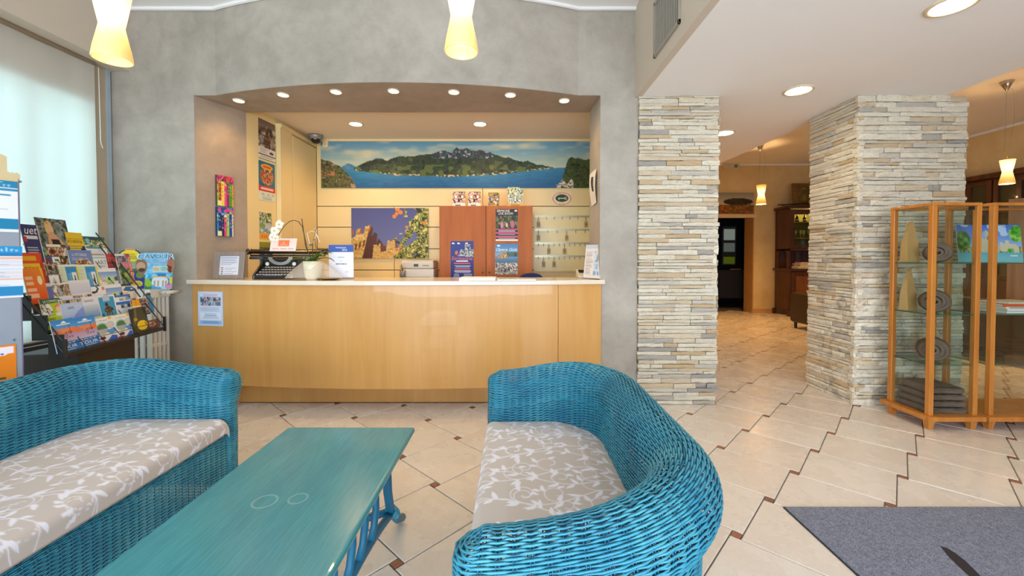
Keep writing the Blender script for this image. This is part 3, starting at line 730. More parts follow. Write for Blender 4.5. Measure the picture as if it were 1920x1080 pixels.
def cloth_mat():
    if 'leaf_cloth' in MATS: return MATS['leaf_cloth']
    t = NT('leaf_cloth'); a = t.n('ShaderNodeAttribute'); a.attribute_name = 'print'; t.l(a.outputs[0], t.b.inputs['Base Color']); t.set(rough=.85, sheen=.2, spec=.2)
    t.bump(t.noise(t.coord(), 350, 2), .15, .001); MATS['leaf_cloth'] = t.m; return t.m
def vines(U, V, u0, u1, v0, v1, seed):
    """ink coverage 0..1 of scrolling vines with curled tendrils and pointed leaves, sizes in metres"""
    r = random.Random(seed); ink = np.zeros(U.shape); Yc = V[:, 0]
    def win(v, m): return slice(max(0, int(np.searchsorted(Yc, v-m))), int(np.searchsorted(Yc, v+m)))
    def stroke(pts, w_):
        for (a, b), (c, d) in zip(pts, pts[1:]):
            k = win((b+d)/2, abs(b-d)/2+.012); uu, vv = U[k], V[k]
            if not uu.size: continue
            L2 = (c-a)**2+(d-b)**2+1e-12; tt = np.clip(((uu-a)*(c-a)+(vv-b)*(d-b))/L2, 0, 1)
            dist = np.hypot(uu-a-tt*(c-a), vv-b-tt*(d-b)); ink[k] = np.maximum(ink[k], np.clip((w_+.0012-dist)/.0024, 0, 1))
    def leaf(u, v, ang, ln, wd):
        k = win(v, ln+.01); uu, vv = U[k]-u, V[k]-v
        if not uu.size: return
        x = uu*math.cos(ang)+vv*math.sin(ang); y = -uu*math.sin(ang)+vv*math.cos(ang); tt = np.clip(x/ln, 0, 1)
        y = y-wd*.5*np.sin(tt*PI*1.6)*.6
        hw = wd*np.sin(tt**.75*PI)**1.0; ink[k] = np.maximum(ink[k], np.where((x > 0) & (x < ln), np.clip((hw-np.abs(y)+.001)/.002, 0, 1), 0))
    def curl(u, v, ang, rad, sg):
        pts = []; 
        for i in range(22):
            q = i/21; a = ang-sg*PI/2+sg*q*PI*2.1; rr2 = rad*(1-.72*q); cu, cv_ = u-rad*math.cos(ang-sg*PI/2), v-rad*math.sin(ang-sg*PI/2)
            pts.append((cu+rr2*math.cos(a), cv_+rr2*math.sin(a)))
        stroke(pts, .0015); return pts
    v = v0-.1; row = 0
    while v < v1+.1:
        base = v+r.uniform(-.01, .01); ph = r.uniform(0, 6); pts = []
        for i in range(40): q = u0-.05+(u1-u0+.1)*i/39; pts.append((q, base+.035*math.sin(q*13+ph)+.25*(q-u0)*(1 if row % 2 else -1)*.3))
        stroke(pts, .0018); sg = 1
        for i in range(2, 38, 4):
            (a, b), (c, d) = pts[i], pts[i+1]; an = math.atan2(d-b, c-a); sg = -sg
            if i % 8 == 2: cp = curl(a, b, an, r.uniform(.038, .054), sg); (e, f) = cp[7]; leaf(e, f, an+sg*1.2+r.uniform(-.4, .4), .04, .008); (e, f) = cp[12]; leaf(e, f, an+sg*2.9, .03, .007)
            leaf(a, b, an-sg*r.uniform(.5, 1.0), r.uniform(.04, .06), .0075)
            if i % 8 == 6: leaf(c, d, an+sg*r.uniform(.5, 1.1), r.uniform(.03, .045), .007)
        v += .082; row += 1
    return ink
sofa('teal wicker sofa with patterned cushion, its back to the brochure rack', 1.75, .72, .24, (-1.36, 1.205, 0), 0, 3)
sofa('teal wicker loveseat with patterned cushion, its back to the stone pillars', 1.30, .64, .30, (-.115, 1.40, 0), PI, 5, .0058)

# ---- coffee table
def teal_wood():
    t = NT('teal_stained_wood'); v = t.coord((1, .035, 1)); f = t.noise(v, 260, 3, .6); v2 = t.coord((1, .15, 1)); g = t.noise(v2, 9, 3)
    a = t.ramp(f, [(.36, '#2a7a88'), (.5, '#338893'), (.64, '#3d949b')]); b = t.mix(.35, a, t.ramp(g, [(.3, '#227488'), (.7, '#48999a')]))
    # faint rings left by a wet glass
    c = t.n('ShaderNodeTexCoord'); tot = None
    for (x, y, rad) in ((-.05, .06, .034), (.045, .075, .027)):
        d = t.n('ShaderNodeVectorMath', operation='DISTANCE'); t.l(c.outputs['Object'], d.inputs[0]); d.inputs[1].default_value = (x, y, .449)
        s_ = t.n('ShaderNodeMath', operation='SUBTRACT'); t.l(d.outputs['Value'], s_.inputs[0]); s_.inputs[1].default_value = rad
        ab = t.n('ShaderNodeMath', operation='ABSOLUTE'); t.l(s_.outputs[0], ab.inputs[0])
        mr = t.n('ShaderNodeMapRange'); mr.inputs[1].default_value = .001; mr.inputs[2].default_value = .005; mr.inputs[3].default_value = .32; mr.inputs[4].default_value = 0; t.l(ab.outputs[0], mr.inputs[0])
        if tot is None: tot = mr.outputs[0]
        else:
            ad = t.n('ShaderNodeMath', operation='MAXIMUM'); t.l(tot, ad.inputs[0]); t.l(mr.outputs[0], ad.inputs[1]); tot = ad.outputs[0]
    t.l(t.mix(tot, b, '#9fcfc8'), t.b.inputs['Base Color']); t.set(rough=.24, spec=.5, coat=.2); t.bump(f, .05, .001); return t.m
ct = thing('coffee_table', 'long teal stained coffee table with bent cane legs between the sofas', 'table', (-.712, 1.19, 0))
MB().box(-.282, .282, -.62, .62, .424, .449).build('tabletop', teal_wood(), ct, bevel=.011, seg=3)
for sx in (-1, 1):
    for sy in (-1, 1):
        MB().tube([(sx*.215, sy*.42, .424), (sx*.215, sy*.425, .34), (sx*.213, sy*.44, .26), (sx*.21, sy*.475, .18), (sx*.208, sy*.53, .11), (sx*.21, sy*.585, .055), (sx*.212, sy*.655, .018)], .0175, 12).build('leg', M_WICKD, ct, smooth=True)
        m = MB()
        for d in (-.022, 0, .022): m.tube([(sx*.21+.021*math.cos(a), sy*(.512+d)+.004*math.sin(a*2), .132-d*.9+.021*math.sin(a)) for a in np.linspace(0, 2*PI, 14)], .006, 6)
        m.build('cane_binding', M_WICK, ct, smooth=True)
    st = [(sx*.205, y, .128+.07*(1-(y/.5)**2)) for y in np.linspace(-.5, .5, 17)]
    MB().tube(st, .0155, 10).build('side_stretcher', M_WICKD, ct, smooth=True)
    for y in (-.27, -.16, -.05, .05, .16, .27):
        zz = .128+.07*(1-(y/.5)**2); k = 1 if y > 0 else -1
        MB().tube([(sx*.205, y-k*.02, zz), (sx*.213, y+k*.005, zz+.05), (sx*.216, y+k*.018, zz+.11), (sx*.215, y+k*.02, .424)], .0125, 10).build('spindle', M_WICKD, ct, smooth=True)
for sy in (-1, 1):
    MB().tube([(x, sy*(.505-.07*(1-(x/.2)**2)), .14) for x in np.linspace(-.2, .2, 13)], .0155, 10).build('end_stretcher', M_WICKD, ct, smooth=True)

# ---- door mat
dm = thing('door_mat', 'grey-blue ribbed carpet door mat with a dark curved mark', 'mat', (2.35, 1.36, 0))
def mat_mat():
    t = NT('grey_carpet'); v = t.coord(); f = t.noise(v, 260, 2, .8); g = t.noise(v, 70, 3, .7)
    t.l(t.mix(.4, t.ramp(f, [(.32, '#434859'), (.5, '#747a8c'), (.66, '#abb0be')]), t.ramp(g, [(.35, '#5a5f70'), (.65, '#9398a8')])), t.b.inputs['Base Color']); t.set(rough=.95, spec=.1); t.bump(f, .6, .004); return t.m
MB().box(-1.045, 1.045, -.62, .58, .0005, .009).build('pile', mat_mat(), dm, bevel=.003)
MB().box(-1.05, 1.05, -.625, .585, .0004, .005).build('rubber_edge', mat('dark_rubber', '#2c2c30', .8), dm)
top = [at_z(x, y, .0095) for x, y in [(1763, 1024), (1775, 1027), (1790, 1036), (1808, 1050), (1826, 1067), (1850, 1092), (1885, 1130)]]
bot = [at_z(x, y, .0095) for x, y in [(1871, 1130), (1832, 1092), (1808, 1072), (1793, 1058), (1780, 1045), (1770, 1033)]]
MB().prism([(p.x-2.35, p.y-1.36) for p in top+bot], .0088, .0098).build('printed_stroke', mat('dark_print', '#2a2326', .9), dm)

# ---- glass display cabinets
M_BEECH = wood('orange_beech', '#b8722c', '#cd8a3d', 2, .35, .8, .2)
M_GLASS = glass('case_glass', '#fafdfc'); M_SHELF = glass('shelf_glass', '#e6f4ee')
def showcase(label, x0, x1, y0, y1, hgt=1.58):
    t = thing('display_cabinet', label, 'cabinet', ((x0+x1)/2, (y0+y1)/2, 0), 0, 'beech and glass display cabinets'); a, b = (x1-x0)/2, (y1-y0)/2; p = .016
    for sx in (-1, 1):
        for sy in (-1, 1):
            MB().box(sx*a-p+(-sx*p), sx*a+p+(-sx*p), sy*b-p-sy*p, sy*b+p-sy*p, .098, hgt-.02).build('post', M_BEECH, t, bevel=.003)
            MB().tube([(sx*(a-.022), sy*(b-.022), .066), (sx*(a-.022), sy*(b-.022), 0)], [.034, .022], 4).build('foot', M_BEECH, t)
        MB().box(sx*a-sx*.01-.002, sx*a-sx*.01+.002, -b+.032, b-.032, .098, hgt-.02).build('side_pane', M_GLASS, t)
    MB().box(-a-.03, a+.03, -b-.03, b+.03, .066, .098).build('base_board', M_BEECH, t, bevel=.003)
    MB().box(-a+.032, a-.032, -b+.008, -b+.012, .11, hgt-.022).build('front_pane', M_GLASS, t)
    MB().box(-a+.032, a-.032, b-.012, b-.008, .11, hgt-.022).build('back_pane', M_GLASS, t)
    for sy in (-1, 1): MB().box(-a, a, sy*b-sy*.032 if sy > 0 else -b, b if sy > 0 else -b+.032, hgt-.02, hgt).build('top_rail', M_BEECH, t, bevel=.002)
    for sx in (-1, 1): MB().box(a-.032 if sx > 0 else -a, a if sx > 0 else -a+.032, -b+.032, b-.032, hgt-.02, hgt).build('top_rail', M_BEECH, t, bevel=.002)
    MB().box(-a+.03, a-.03, -b+.03, b-.03, hgt-.012, hgt-.006).build('top_pane', M_GLASS, t)
    me = mat('glass_edge', '#2f5a4c', .2)
    for z in SHZ:
        MB().box(-a+.014, a-.014, -b+.014, b-.014, z-.006, z).build('glass_shelf', M_SHELF, t)
        MB().box(-a+.014, a-.014, -b+.0128, -b+.0138, z-.006, z).box(-a+.0128, -a+.0138, -b+.014, b-.014, z-.006, z).build('shelf_edge', me, t)
    MB().box(a-.075, a-.05, -b+.004, -b+.02, hgt-.05, hgt-.026).build('hinge', M_BLACK, t)
    return t
SHZ = (1.163, .804, .452)
showcase('beech and glass display cabinet full of brown towels', 2.905, 3.245, 2.84, 3.16)
showcase('wide beech and glass display cabinet holding a picture and books', 3.325, 4.2, 2.84, 3.16)
def towel_mat():
    t = NT('brown_terry'); v = t.coord(); f = t.noise(v, 500, 2, .7); g = t.noise(v, 25, 3)
    t.l(t.mix(.4, t.ramp(f, [(.3, '#4e4138'), (.7, '#85756a')]), t.ramp(g, [(.3, '#5b4c42'), (.7, '#7a6a5f')])), t.b.inputs['Base Color']); t.set(rough=1, spec=.05); t.bump(f, .5, .003); return t.m
M_TOWEL = towel_mat()
def roll(label, x, y, z, r, ln, rz):
    t = thing('rolled_towel', label, 'towel', (x, y, z), rz, 'rolled brown towels')
    m = MB(); pts = []; turns = 3.2; nn = 60
    for i in range(nn+1):
        q = i/nn; a = q*turns*2*PI+.6; rad = .012+(r-.012)*q; pts.append((rad*math.cos(a), rad*.88*math.sin(a)))
    th = (r-.012)/turns*.44; V = []; Fc = []; ny = 8
    for i, (px, pz) in enumerate(pts):
        d = math.hypot(px, pz) or 1; ox, oz = px/d, pz/d
        for j in range(ny+1):
            yy = -ln/2+ln*j/ny; e = 1-.10*abs(2*j/ny-1)**4; wob = .004*math.sin(j*1.7+i*.21)+.003*math.sin(i*.5)
            for sgn in (1, -1): V.append(((px+ox*th*sgn)*e+wob*ox, yy+.006*math.sin(i*.35), (pz+oz*th*sgn)*e+wob*oz*.5+r*.9))
    w2 = (ny+1)*2
    for i in range(nn):
        for j in range(ny):
            a = i*w2+j*2; Fc += [(a, a+2, a+w2+2, a+w2), (a+1, a+w2+1, a+w2+3, a+3)]
        for j in (0, ny): a = i*w2+j*2; Fc.append((a, a+w2, a+w2+1, a+1))
    m.add(V, Fc); o = m.build('towel_cloth', M_TOWEL, t, smooth=True); return t
for z, lab, rr2, x in ((SHZ[0], 'on the top glass shelf', .078, 3.065), (SHZ[1], 'on the middle glass shelf', .086, 3.05), (SHZ[2], 'on the lowest glass shelf', .09, 3.045)):
    roll('rolled brown towel '+lab, x+.02, 2.99, z+.002, rr2, .18, -.75)
for k in range(4):
    t = thing('folded_towel', f'folded brown towel, {["lowest", "second from the bottom", "third from the bottom", "topmost"][k]} of the stack in the cabinet', 'towel', (3.072, 3.0, .0985+k*.047), R.uniform(-.05, .05), 'folded brown towels')
    m = MB(); pr = []
    hw = .135-.004*k; hh = .0225
    for i in range(25):
        a = PI*i/24-PI/2; pr.append((hw-.02+.022*math.cos(a), hh+hh*math.sin(a)))
    for i in range(20): q = 1-i/19*2; pr.append((q*(hw-.02), 2*hh-.001+.003*math.sin(i*1.3+k)))
    pr.append((-hw+.01, hh*1.2)); pr.append((-hw, .002))
    ny = 8; V = [(x, -.12+.24*j/ny+.004*math.sin(x*30+k), z*(1-.12*abs(2*j/ny-1)**6)) for j in range(ny+1) for x, z in pr]; npf = len(pr)
    Fc = [(j*npf+i, j*npf+(i+1) % npf, (j+1)*npf+(i+1) % npf, (j+1)*npf+i) for j in range(ny) for i in range(npf)]+[tuple(range(npf)), tuple(ny*npf+i for i in range(npf))[::-1]]
    m.add(V, Fc).build('towel_cloth', M_TOWEL, t, smooth=True)
    MB().box(-hw+.03, hw-.004, -.1205, -.119, hh-.0012, hh+.0012).build('fold_line', mat('dark_fold', '#3a3029', 1), t)
# kraft paper bags
M_KRAFT = mat('kraft_paper', '#c09a62', .7, var=.1, vs=15, bump=.15, bs=40)
def bag(label, x, y, z, h, rz):
    t = thing('paper_bag', label, 'bag', (x, y, z), rz, 'kraft paper bags'); a, d = .052, .03
    V = [(-a, -d, 0), (a, -d, 0), (a, d, 0), (-a, d, 0), (-a*.97, -d*.75, h*.45), (a*.97, -d*.75, h*.45), (a*.97, d*.75, h*.45), (-a*.97, d*.75, h*.45), (-a*.25, -.004, h*.97), (a*.45, -.004, h), (a*.45, .004, h), (-a*.25, .004, h*.97)]
    MB().add(V, [(3, 2, 1, 0)]+[(k+i, k+(i+1) % 4, k+4+(i+1) % 4, k+4+i) for k in (0, 4) for i in range(4)]+[(8, 9, 10, 11)]).build('bag_body', M_KRAFT, t, bevel=.002)
    MB().tube([(0, 0, h*.97), (-.02, -.005, h*.97), (-.045, -.01, h*.86), (-.055, -.012, h*.74)], .003, 5).tube([(0, 0, h*.97), (-.015, -.012, h*.95), (-.034, -.02, h*.84), (-.044, -.022, h*.76)], .003, 5).build('raffia_tie', M_KRAFT, t)
    return t
b_ = bag('kraft paper bag with brown label on the top glass shelf', 2.985, 3.085, SHZ[0]+.001, .31, .12)
MB().box(-.036, -.012, -.029, -.0275, .11, .19, 0, Matrix.Rotation(0, 3, 'X')).build('bag_label', mat('bag_label', '#6b4a2c', .6), b_, loc=(0, .0035, 0), rot=(-.11, 0, 0))
bag('plain kraft paper bag on the middle glass shelf', 2.98, 3.085, SHZ[1]+.001, .31, .3)
# books lying on the middle shelf
bx = 3.63
for k, (w_, h_, c, lab) in enumerate([(.30, .016, '#dfe3e0', 'pale grey book, lowest of the lying stack'), (.285, .016, '#e9e6df', 'white book, second from the bottom of the lying stack'), (.27, .014, '#efe9df', 'white book with printed spine under the orange book'), (.25, .019, '#d8552a', 'orange book lying in the stack of white books'), (.27, .014, '#cfc8b6', 'cream book, topmost of the lying stack')]):
    z = SHZ[1]+.001+sum((.016, .016, .014, .019, .014)[:k])+k*.0006
    t = thing('book', lab, 'book', (bx+(.012, .02, -.012, -.03, .0)[k], 2.985, z), (.02, -.03, .03, -.02, .05)[k], 'books lying in the display cabinet')
    MB().box(-w_/2, w_/2, -.09, .09, 0, .0015).box(-w_/2, w_/2, -.09, .09, h_-.0015, h_).box(-w_/2, w_/2, -.09, -.0885, 0, h_).build('cover', mat('book_'+c[1:], c, .45, var=.04), t)
    MB().box(-w_/2+.003, w_/2-.003, -.0882, .087, .0016, h_-.0016).build('pages', mat('book_pages', '#e5dcc6', .8), t)
    if k == 2: sheet('spine_print', Cv(60, 6, '#efe9df').lines(.05, .2, .75, .8, 1, '#3b4048', .7), w_*.9, h_*.8, .0003, loc=(0, -.0906, h_*.1), parent=t)
# picture of the lake castle standing in the wide cabinet
cv = Cv(120, 72, '#4f7fd6')
cv.grad(0, 0, 1, .62, '#3c6fd8', '#9fc3f0'); cv.tex((cv.y < .35) & (vnoise(72, 120, 7, 4, 3) > .62), ['#8fb2ec', '#b9d2f5'], 12, 8, 4)
cv.grad(0, .72, 1, 1, '#5fb3c9', '#8fd0dc'); cv.trect(0, .58, 1, .74, ['#7a8f4a', '#a9a878', '#c9b98f', '#5f7a3c'], 22, 5, 5)
cv.poly([(.3, .72), (.3, .42), (.36, .42), (.36, .34), (.40, .34), (.40, .38), (.44, .38), (.44, .18), (.46, .14), (.5, .2), (.55, .2), (.55, .72)], '#c9c0a6'); cv.rect(.47, .3, .5, .4, '#8f866f'); cv.rect(.5, .2, .55, .72, '#b3a98e')
cv.poly([(.66, .70), (.66, .46), (.70, .46), (.70, .5), (.74, .5), (.74, .42), (.8, .42), (.8, .5), (.9, .52), (.95, .6), (.95, .74)], '#d9cfb6')
cv.tex(((cv.x-.09)/.12)**2+((cv.y-.42)/.26)**2 < 1, ['#2f5f2c', '#4f8a3c', '#7aa84f'], 16, 10, 6); cv.tex(((cv.x-.93)/.12)**2+((cv.y-.24)/.22)**2 < 1, ['#2f8a2c', '#4fae3c', '#9ad05f'], 16, 10, 7)
cv.tex(((cv.x-.82)/.05)**2+((cv.y-.68)/.06)**2 < 1, ['#3f9a3c', '#6fbe4f'], 30, 10, 8); cv.ell(.86, .82, .06, .02, '#e9f2f4')
sheet('lake_picture', cv, .47, .285, .004, (), 'bright picture of a lakeside castle standing in the wide cabinet', 'picture', (3.60, 3.085, SHZ[0]+.001), .1, -.03)
# ================================================================ LAMPS
def shade_mat():
    t = NT('amber_glass_shade'); c = t.n('ShaderNodeTexCoord'); sp = t.n('ShaderNodeSeparateXYZ'); t.l(c.outputs['Object'], sp.inputs[0])
    # brightest where the bulb sits inside, paling away from it
    d = t.n('ShaderNodeMath', operation='SUBTRACT'); t.l(sp.outputs[2], d.inputs[0]); d.inputs[1].default_value = .19
    ab = t.n('ShaderNodeMath', operation='ABSOLUTE'); t.l(d.outputs[0], ab.inputs[0])
    mr = t.n('ShaderNodeMapRange', interpolation_type='SMOOTHSTEP'); mr.inputs[1].default_value = .02; mr.inputs[2].default_value = .17; mr.inputs[3].default_value = 1; mr.inputs[4].default_value = 0; t.l(ab.outputs[0], mr.inputs[0])
    col = t.ramp(mr.outputs[0], [(0, '#efb043'), (.35, '#f2c05c'), (1, '#ffe3a0')]); t.l(col, t.b.inputs['Emission Color'])
    st = t.n('ShaderNodeMapRange'); st.inputs[3].default_value = .62; st.inputs[4].default_value = 2.3; t.l(mr.outputs[0], st.inputs[0]); t.l(st.outputs[0], t.b.inputs['Emission Strength'])
    t.b.inputs['Base Color'].default_value = rgba('#e8c98a'); t.set(rough=.3); return t.m
M_SHADE = shade_mat()
def pendant(label, x, y, z, power, k=1.0, rz=0):
    t = thing('pendant_lamp', label, 'lamp', (x, y, z), rz, 'hourglass pendant lamps')
    pr = [(.064, 0), (.066, .004), (.060, .045), (.050, .09), (.043, .125), (.0405, .138), (.043, .152), (.052, .20), (.060, .25), (.064, .275)]
    pr = [(r*k, h*k) for r, h in pr]; inn = [(r-.003, h) for r, h in pr[::-1]]
    MB().lathe(pr+inn+[pr[0]], 36, cap=False).build('shade', M_SHADE, t, smooth=True)
    MB().lathe([(.004, .29*k), (.018, .285*k), (.02, .262*k), (.001, .26*k)], 16).build('holder', M_CHROME, t, smooth=True)
    m = MB()
    for a in (0.5, .5+PI): m.tube([(.0615*k*math.cos(a), .0615*k*math.sin(a), .262*k), (.002, 0, .275*k)], .002, 5)
    for a in (-.35, .35, PI-.35, PI+.35): m.ball((.0632*k*math.sin(a), -.0632*k*math.cos(a), .255*k), .004, 8, 5)
    m.build('clips', M_CHROME, t)
    MB().tube([(0, 0, .285*k), (-.004, .0, .32*k), (-.05, 0, .37*k), (-.052, 0, .375*k)], .0035, 6).build('hook', mat('brass_wire', '#c9a04a', .3, 1), t, smooth=True)
    zz = ZC-z
    MB().tube([(-.035, 0, .362*k), (-.03, 0, zz-.09)], .002, 6).build('cord', mat('grey_cord', '#8a8478', .6), t)
    MB().tube([(0, 0, .29*k), (.03, 0, .42*k), (.07, .0, .8), (.05, 0, zz-.1), (-.01, 0, zz-.05)], .0012, 5).build('flex', mat('grey_cord', '#8a8478', .6), t)
    MB().lathe([(.004, zz-.115), (.062, zz-.002), (.06, zz), (.001, zz)], 24, (-.03, 0, 0)).build('canopy', M_CHROME, t, smooth=True)
    if power < 10: light('bulb', 'POINT', (0, 0, .10), power, (1, .70, .36), t, .03); light('bulb', 'POINT', (0, 0, .21), power*.7, (1, .70, .36), t, .03)
    else: light('bulb', 'POINT', (0, 0, .12), power*.75, (1, .58, .22), t, .05); light('bulb', 'SPOT', (0, 0, .03), power*1.3, (1, .52, .16), t, .05, 165, .7)
    return t
p = at_y(211, 113, 1.7); pendant('amber hourglass pendant lamp hanging above the left-hand wicker sofa', p.x, p.y, p.z, 2.2)
p = at_y(865, 98, 1.62); pendant('amber hourglass pendant lamp hanging above the gap between table and loveseat', p.x, p.y, p.z, 2.2)
p = at_y(1427, 383, 7.4); pendant('small amber pendant lamp in front of the dark china cabinet', p.x, p.y, p.z, 55, 1.25)
p = at_y(1888, 345, 4.75); pendant('amber pendant lamp beyond the glass display cabinets', p.x, p.y, p.z, 55)
for q, lb in (((2.4, 6.9), 'added amber pendant lamp, unseen behind the pillar by the desk'), ((6.2, 2.2), 'added amber pendant lamp, unseen, lighting the side room beside the cabinets'), ((6.4, 6.6), 'added amber pendant lamp, unseen behind the second stone pillar')): pendant(lb, q[0], q[1], 2.05, 60)  # unseen pendants added to warm the hall and the side room

# ================================================================ ON THE NICHE WALL
cv = Cv(380, 66, '#2f6f9f'); X, Y = cv.x, cv.y
cv.grad(0, 0, 1, .62, '#5d8fae', '#c7cfae'); n1 = .6*vnoise(66, 380, 9, 9, 21)+.4*vnoise(66, 380, 30, 16, 22)
cl = np.clip((n1-.45)*2.4, 0, 1)[..., None]*(Y < .6)[..., None]; cv.a = cv.a*(1-cl*.85)+hx('#dfd0a6')*cl*.85
cv.grad(0, .56, 1, 1, '#3f86a8', '#1f5585'); wv = vnoise(66, 380, 60, 30, 23)[..., None]-.5; cv.a = np.where((Y > .56)[..., None], cv.a+wv*.05, cv.a)
def ridge(pts, amp, seed, nseg=60):
    xs = np.array([p[0] for p in pts]); ys = np.array([p[1] for p in pts]); g = np.interp(X[0], xs, ys)
    return g+amp*(vnoise(2, 380, 1, 1, 1)[0]*0+np.interp(X[0], np.linspace(0, 1, nseg), np.random.RandomState(seed).rand(nseg)-.5))
sh = [(0, .6), (.1, .6), (.18, .66), (.28, .73), (.36, .735), (.46, .755), (.55, .73), (.65, .70), (.75, .63), (.84, .57)]
def land(pts, bottom, cols, seed, amp=.05, sx=60, sy=14, x0=0, x1=1):
    g = ridge(pts, amp, seed); b = np.interp(X[0], [p[0] for p in bottom], [p[1] for p in bottom])
    mk = (Y > g[None]) & (Y < b[None]) & (X >= x0) & (X <= x1); cv.tex(mk, cols, sx, sy, seed, True); return mk
land([(.06, .56), (.1, .47), (.13, .56), (.14, .58)], [(0, .6), (1, .6)], ['#3a6a94', '#5a8aa8'], 3, .03, x0=.06, x1=.14)
mk = land([(.12, .57), (.2, .36), (.24, .40), (.28, .33), (.34, .31), (.40, .28), (.45, .19), (.47, .22), (.49, .13), (.50, .19), (.52, .15), (.55, .19), (.58, .20), (.62, .27), (.7, .38), (.78, .48), (.85, .56)], sh, ['#262f24', '#323d28', '#434f2e', '#2c3828', '#565f3a'], 5, .05, 46, 9, .12, .85)
hi = mk & (Y < .36) & (X > .4) & (X < .62); cv.tex(hi, ['#3b4248', '#333a34', '#565e62', '#3a4036', '#aab0b4'], 90, 22, 9)
bt = np.interp(X[0], [p[0] for p in sh], [p[1] for p in sh])[None]; sl = mk & (Y > bt-.035) & (vnoise(66, 380, 150, 40, 31) > .5); cv.m(sl, '#c9b48a')
gl = mk & (Y > .5) & (vnoise(66, 380, 60, 14, 32) > .62); cv.m(gl, '#5f6a34')
land([(0, .38), (.03, .42), (.06, .52), (.09, .62), (.11, .78), (.13, 1)], [(0, 1), (1, 1)], ['#23301a', '#4d5f24', '#7a6a4a', '#2c351c', '#a08a66'], 12, .05, 90, 22, x0=0, x1=.13)
cv.m((X < .05) & (Y > .62) & (Y < .72) & (vnoise(66, 380, 120, 40, 33) > .5), '#c27a52')
land([(.86, 1), (.875, .72), (.89, .42), (.905, .33), (.925, .35), (.95, .42), (.965, .38), (1, .30)], [(0, 1), (1, 1)], ['#1f2a16', '#37471f', '#4f5f2a', '#2a3319', '#5d5440'], 14, .05, 70, 16, x0=.86, x1=1)
cv.m((X > .85) & (X < .91) & (Y > .86+.05*np.sin(X*200)) & (Y < .98) & (vnoise(66, 380, 160, 50, 35) > .45), '#d9cbb5')
xa_, xb_ = -2.27, 1.02
sheet('lake_panorama', cv, xb_-xa_, .548, .012, (), 'very wide panorama photo of a mountain lake high on the slatwall', 'picture', ((xa_+xb_)/2, YN-.037, 2.028), edge='#b9c4b0')
# castle and lemon tree
cv = Cv(170, 110, '#56588a'); X, Y = cv.x, cv.y; cv.grad(0, 0, 1, .8, '#4e5288', '#6a6f9c')
ST = ['#c49b52', '#d9b56c', '#b58a48', '#e0c07c']
k1 = cv.inside([(0, 1), (0, .60), (.055, .565), (.07, .43), (.12, .40), (.115, .51), (.165, .505), (.18, .37), (.245, .34), (.20, .62), (.14, 1)]); cv.tex(k1, ST, 26, 18, 2)
cv.poly([(.14, 1), (.20, .62), (.245, .34), (.285, .40), (.265, .56), (.30, .47), (.34, .52), (.325, .70), (.35, .60), (.39, .66), (.40, .70), (.29, .78), (.27, 1)], '#57352c')
k2 = cv.inside([(.27, 1), (.29, .73), (.33, .72), (.335, .76), (.375, .69), (.38, .87), (.45, .85), (.47, .65), (.50, .63), (.505, .68), (.565, .59), (.57, .80), (.62, .78), (.64, 1)]); cv.tex(k2, ST, 40, 26, 4)
cv.poly([(.375, .69), (.41, .70), (.41, .74), (.45, .75), (.45, .85), (.38, .87)], '#6a3f2c'); cv.poly([(.565, .59), (.59, .6), (.585, .79), (.57, .80)], '#6a3f2c')
for q in ((.05, .75), (.10, .72), (.155, .68)): cv.poly([(q[0]-.01, q[1]+.1), (q[0], q[1]-.03), (q[0]+.03, q[1]-.07), (q[0]+.02, q[1]+.05)], '#7a4a22')
for q in ((0, .43), (.10, .40), (.22, .35)): cv.poly([(q[0], q[1]+.1), (q[0]+.02, q[1]-.0), (q[0]+.04, q[1]+.02), (q[0]+.02, q[1]+.12)], '#a85f2a')
tr = (X > .60+.10*np.abs(np.sin(Y*9+.7))-.06*(Y > .5)) & (vnoise(110, 170, 16, 11, 41) > .30) | (X > .80+.08*np.sin(Y*14)) & (Y > .02)
tr &= ~((X < .75) & (Y > .18) & (Y < .42)) ; cv.tex(tr, ['#2a261c', '#3f3d1c', '#6f7a2a', '#b7b352', '#35301c', '#8a9038', '#d9cc7a'], 34, 24, 43)
for q in ((.60, .03, .03), (.64, .09, .028), (.59, .12, .024), (.56, .17, .026), (.95, .30, .026), (.72, .38, .02), (.59, .83, .022), (.635, .76, .02)): cv.ell(q[0], q[1], q[2], q[2]*1.45, '#d9822a')
sheet('castle_photo', cv, .915, .60, .016, (), 'photo of castle battlements and a fruit tree against violet sky', 'picture', (-1.455, YN-.042, 1.190), edge='#8a7a5a')
# cupboard
M_CHERRY = wood('cherry_laminate', '#a5581f', '#b96a2b', 2, .6, .6, 0)
cb = thing('cupboard', 'two-door cherry cupboard covered with posters behind the desk', 'cupboard', (-.285, 4.68, 0)); 
MB().box(-.51, .51, -.16, .23, .06, 1.765).build('body', M_CHERRY, cb, bevel=.002); MB().box(-.49, .49, -.14, .23, 0, .06).build('plinth', M_CHERRY, cb)
for x0, x1 in ((-.51, -.003), (.003, .51)):
    d = MB().box(x0, x1, -.18, -.161, .07, 1.765).build('door', M_CHERRY, cb, bevel=.002)
    kx = x1-.035 if x0 < 0 else x0+.035; MB().lathe([(.004, 0), (.006, .012), (.009, .02), (.001, .024)], 12, (kx, -.181, 1.04), 0, Matrix.Rotation(PI/2, 3, 'X')).build('knob', mat('brass_knob', '#b58d4a', .3, 1), d, smooth=True)
YC = 4.498
def poster(name, cv, px0, px1, py0, py1, Y, label, texts=(), th=.0012, cat='poster', **kw):
    a, b = at_y((px0+px1)/2, py1, Y), at_y((px0+px1)/2, py0, Y); w_ = at_y(px1, py1, Y).x-at_y(px0, py1, Y).x
    return sheet(name, cv, w_, b.z-a.z, th, texts, label, cat, (a.x, Y, a.z), **kw)
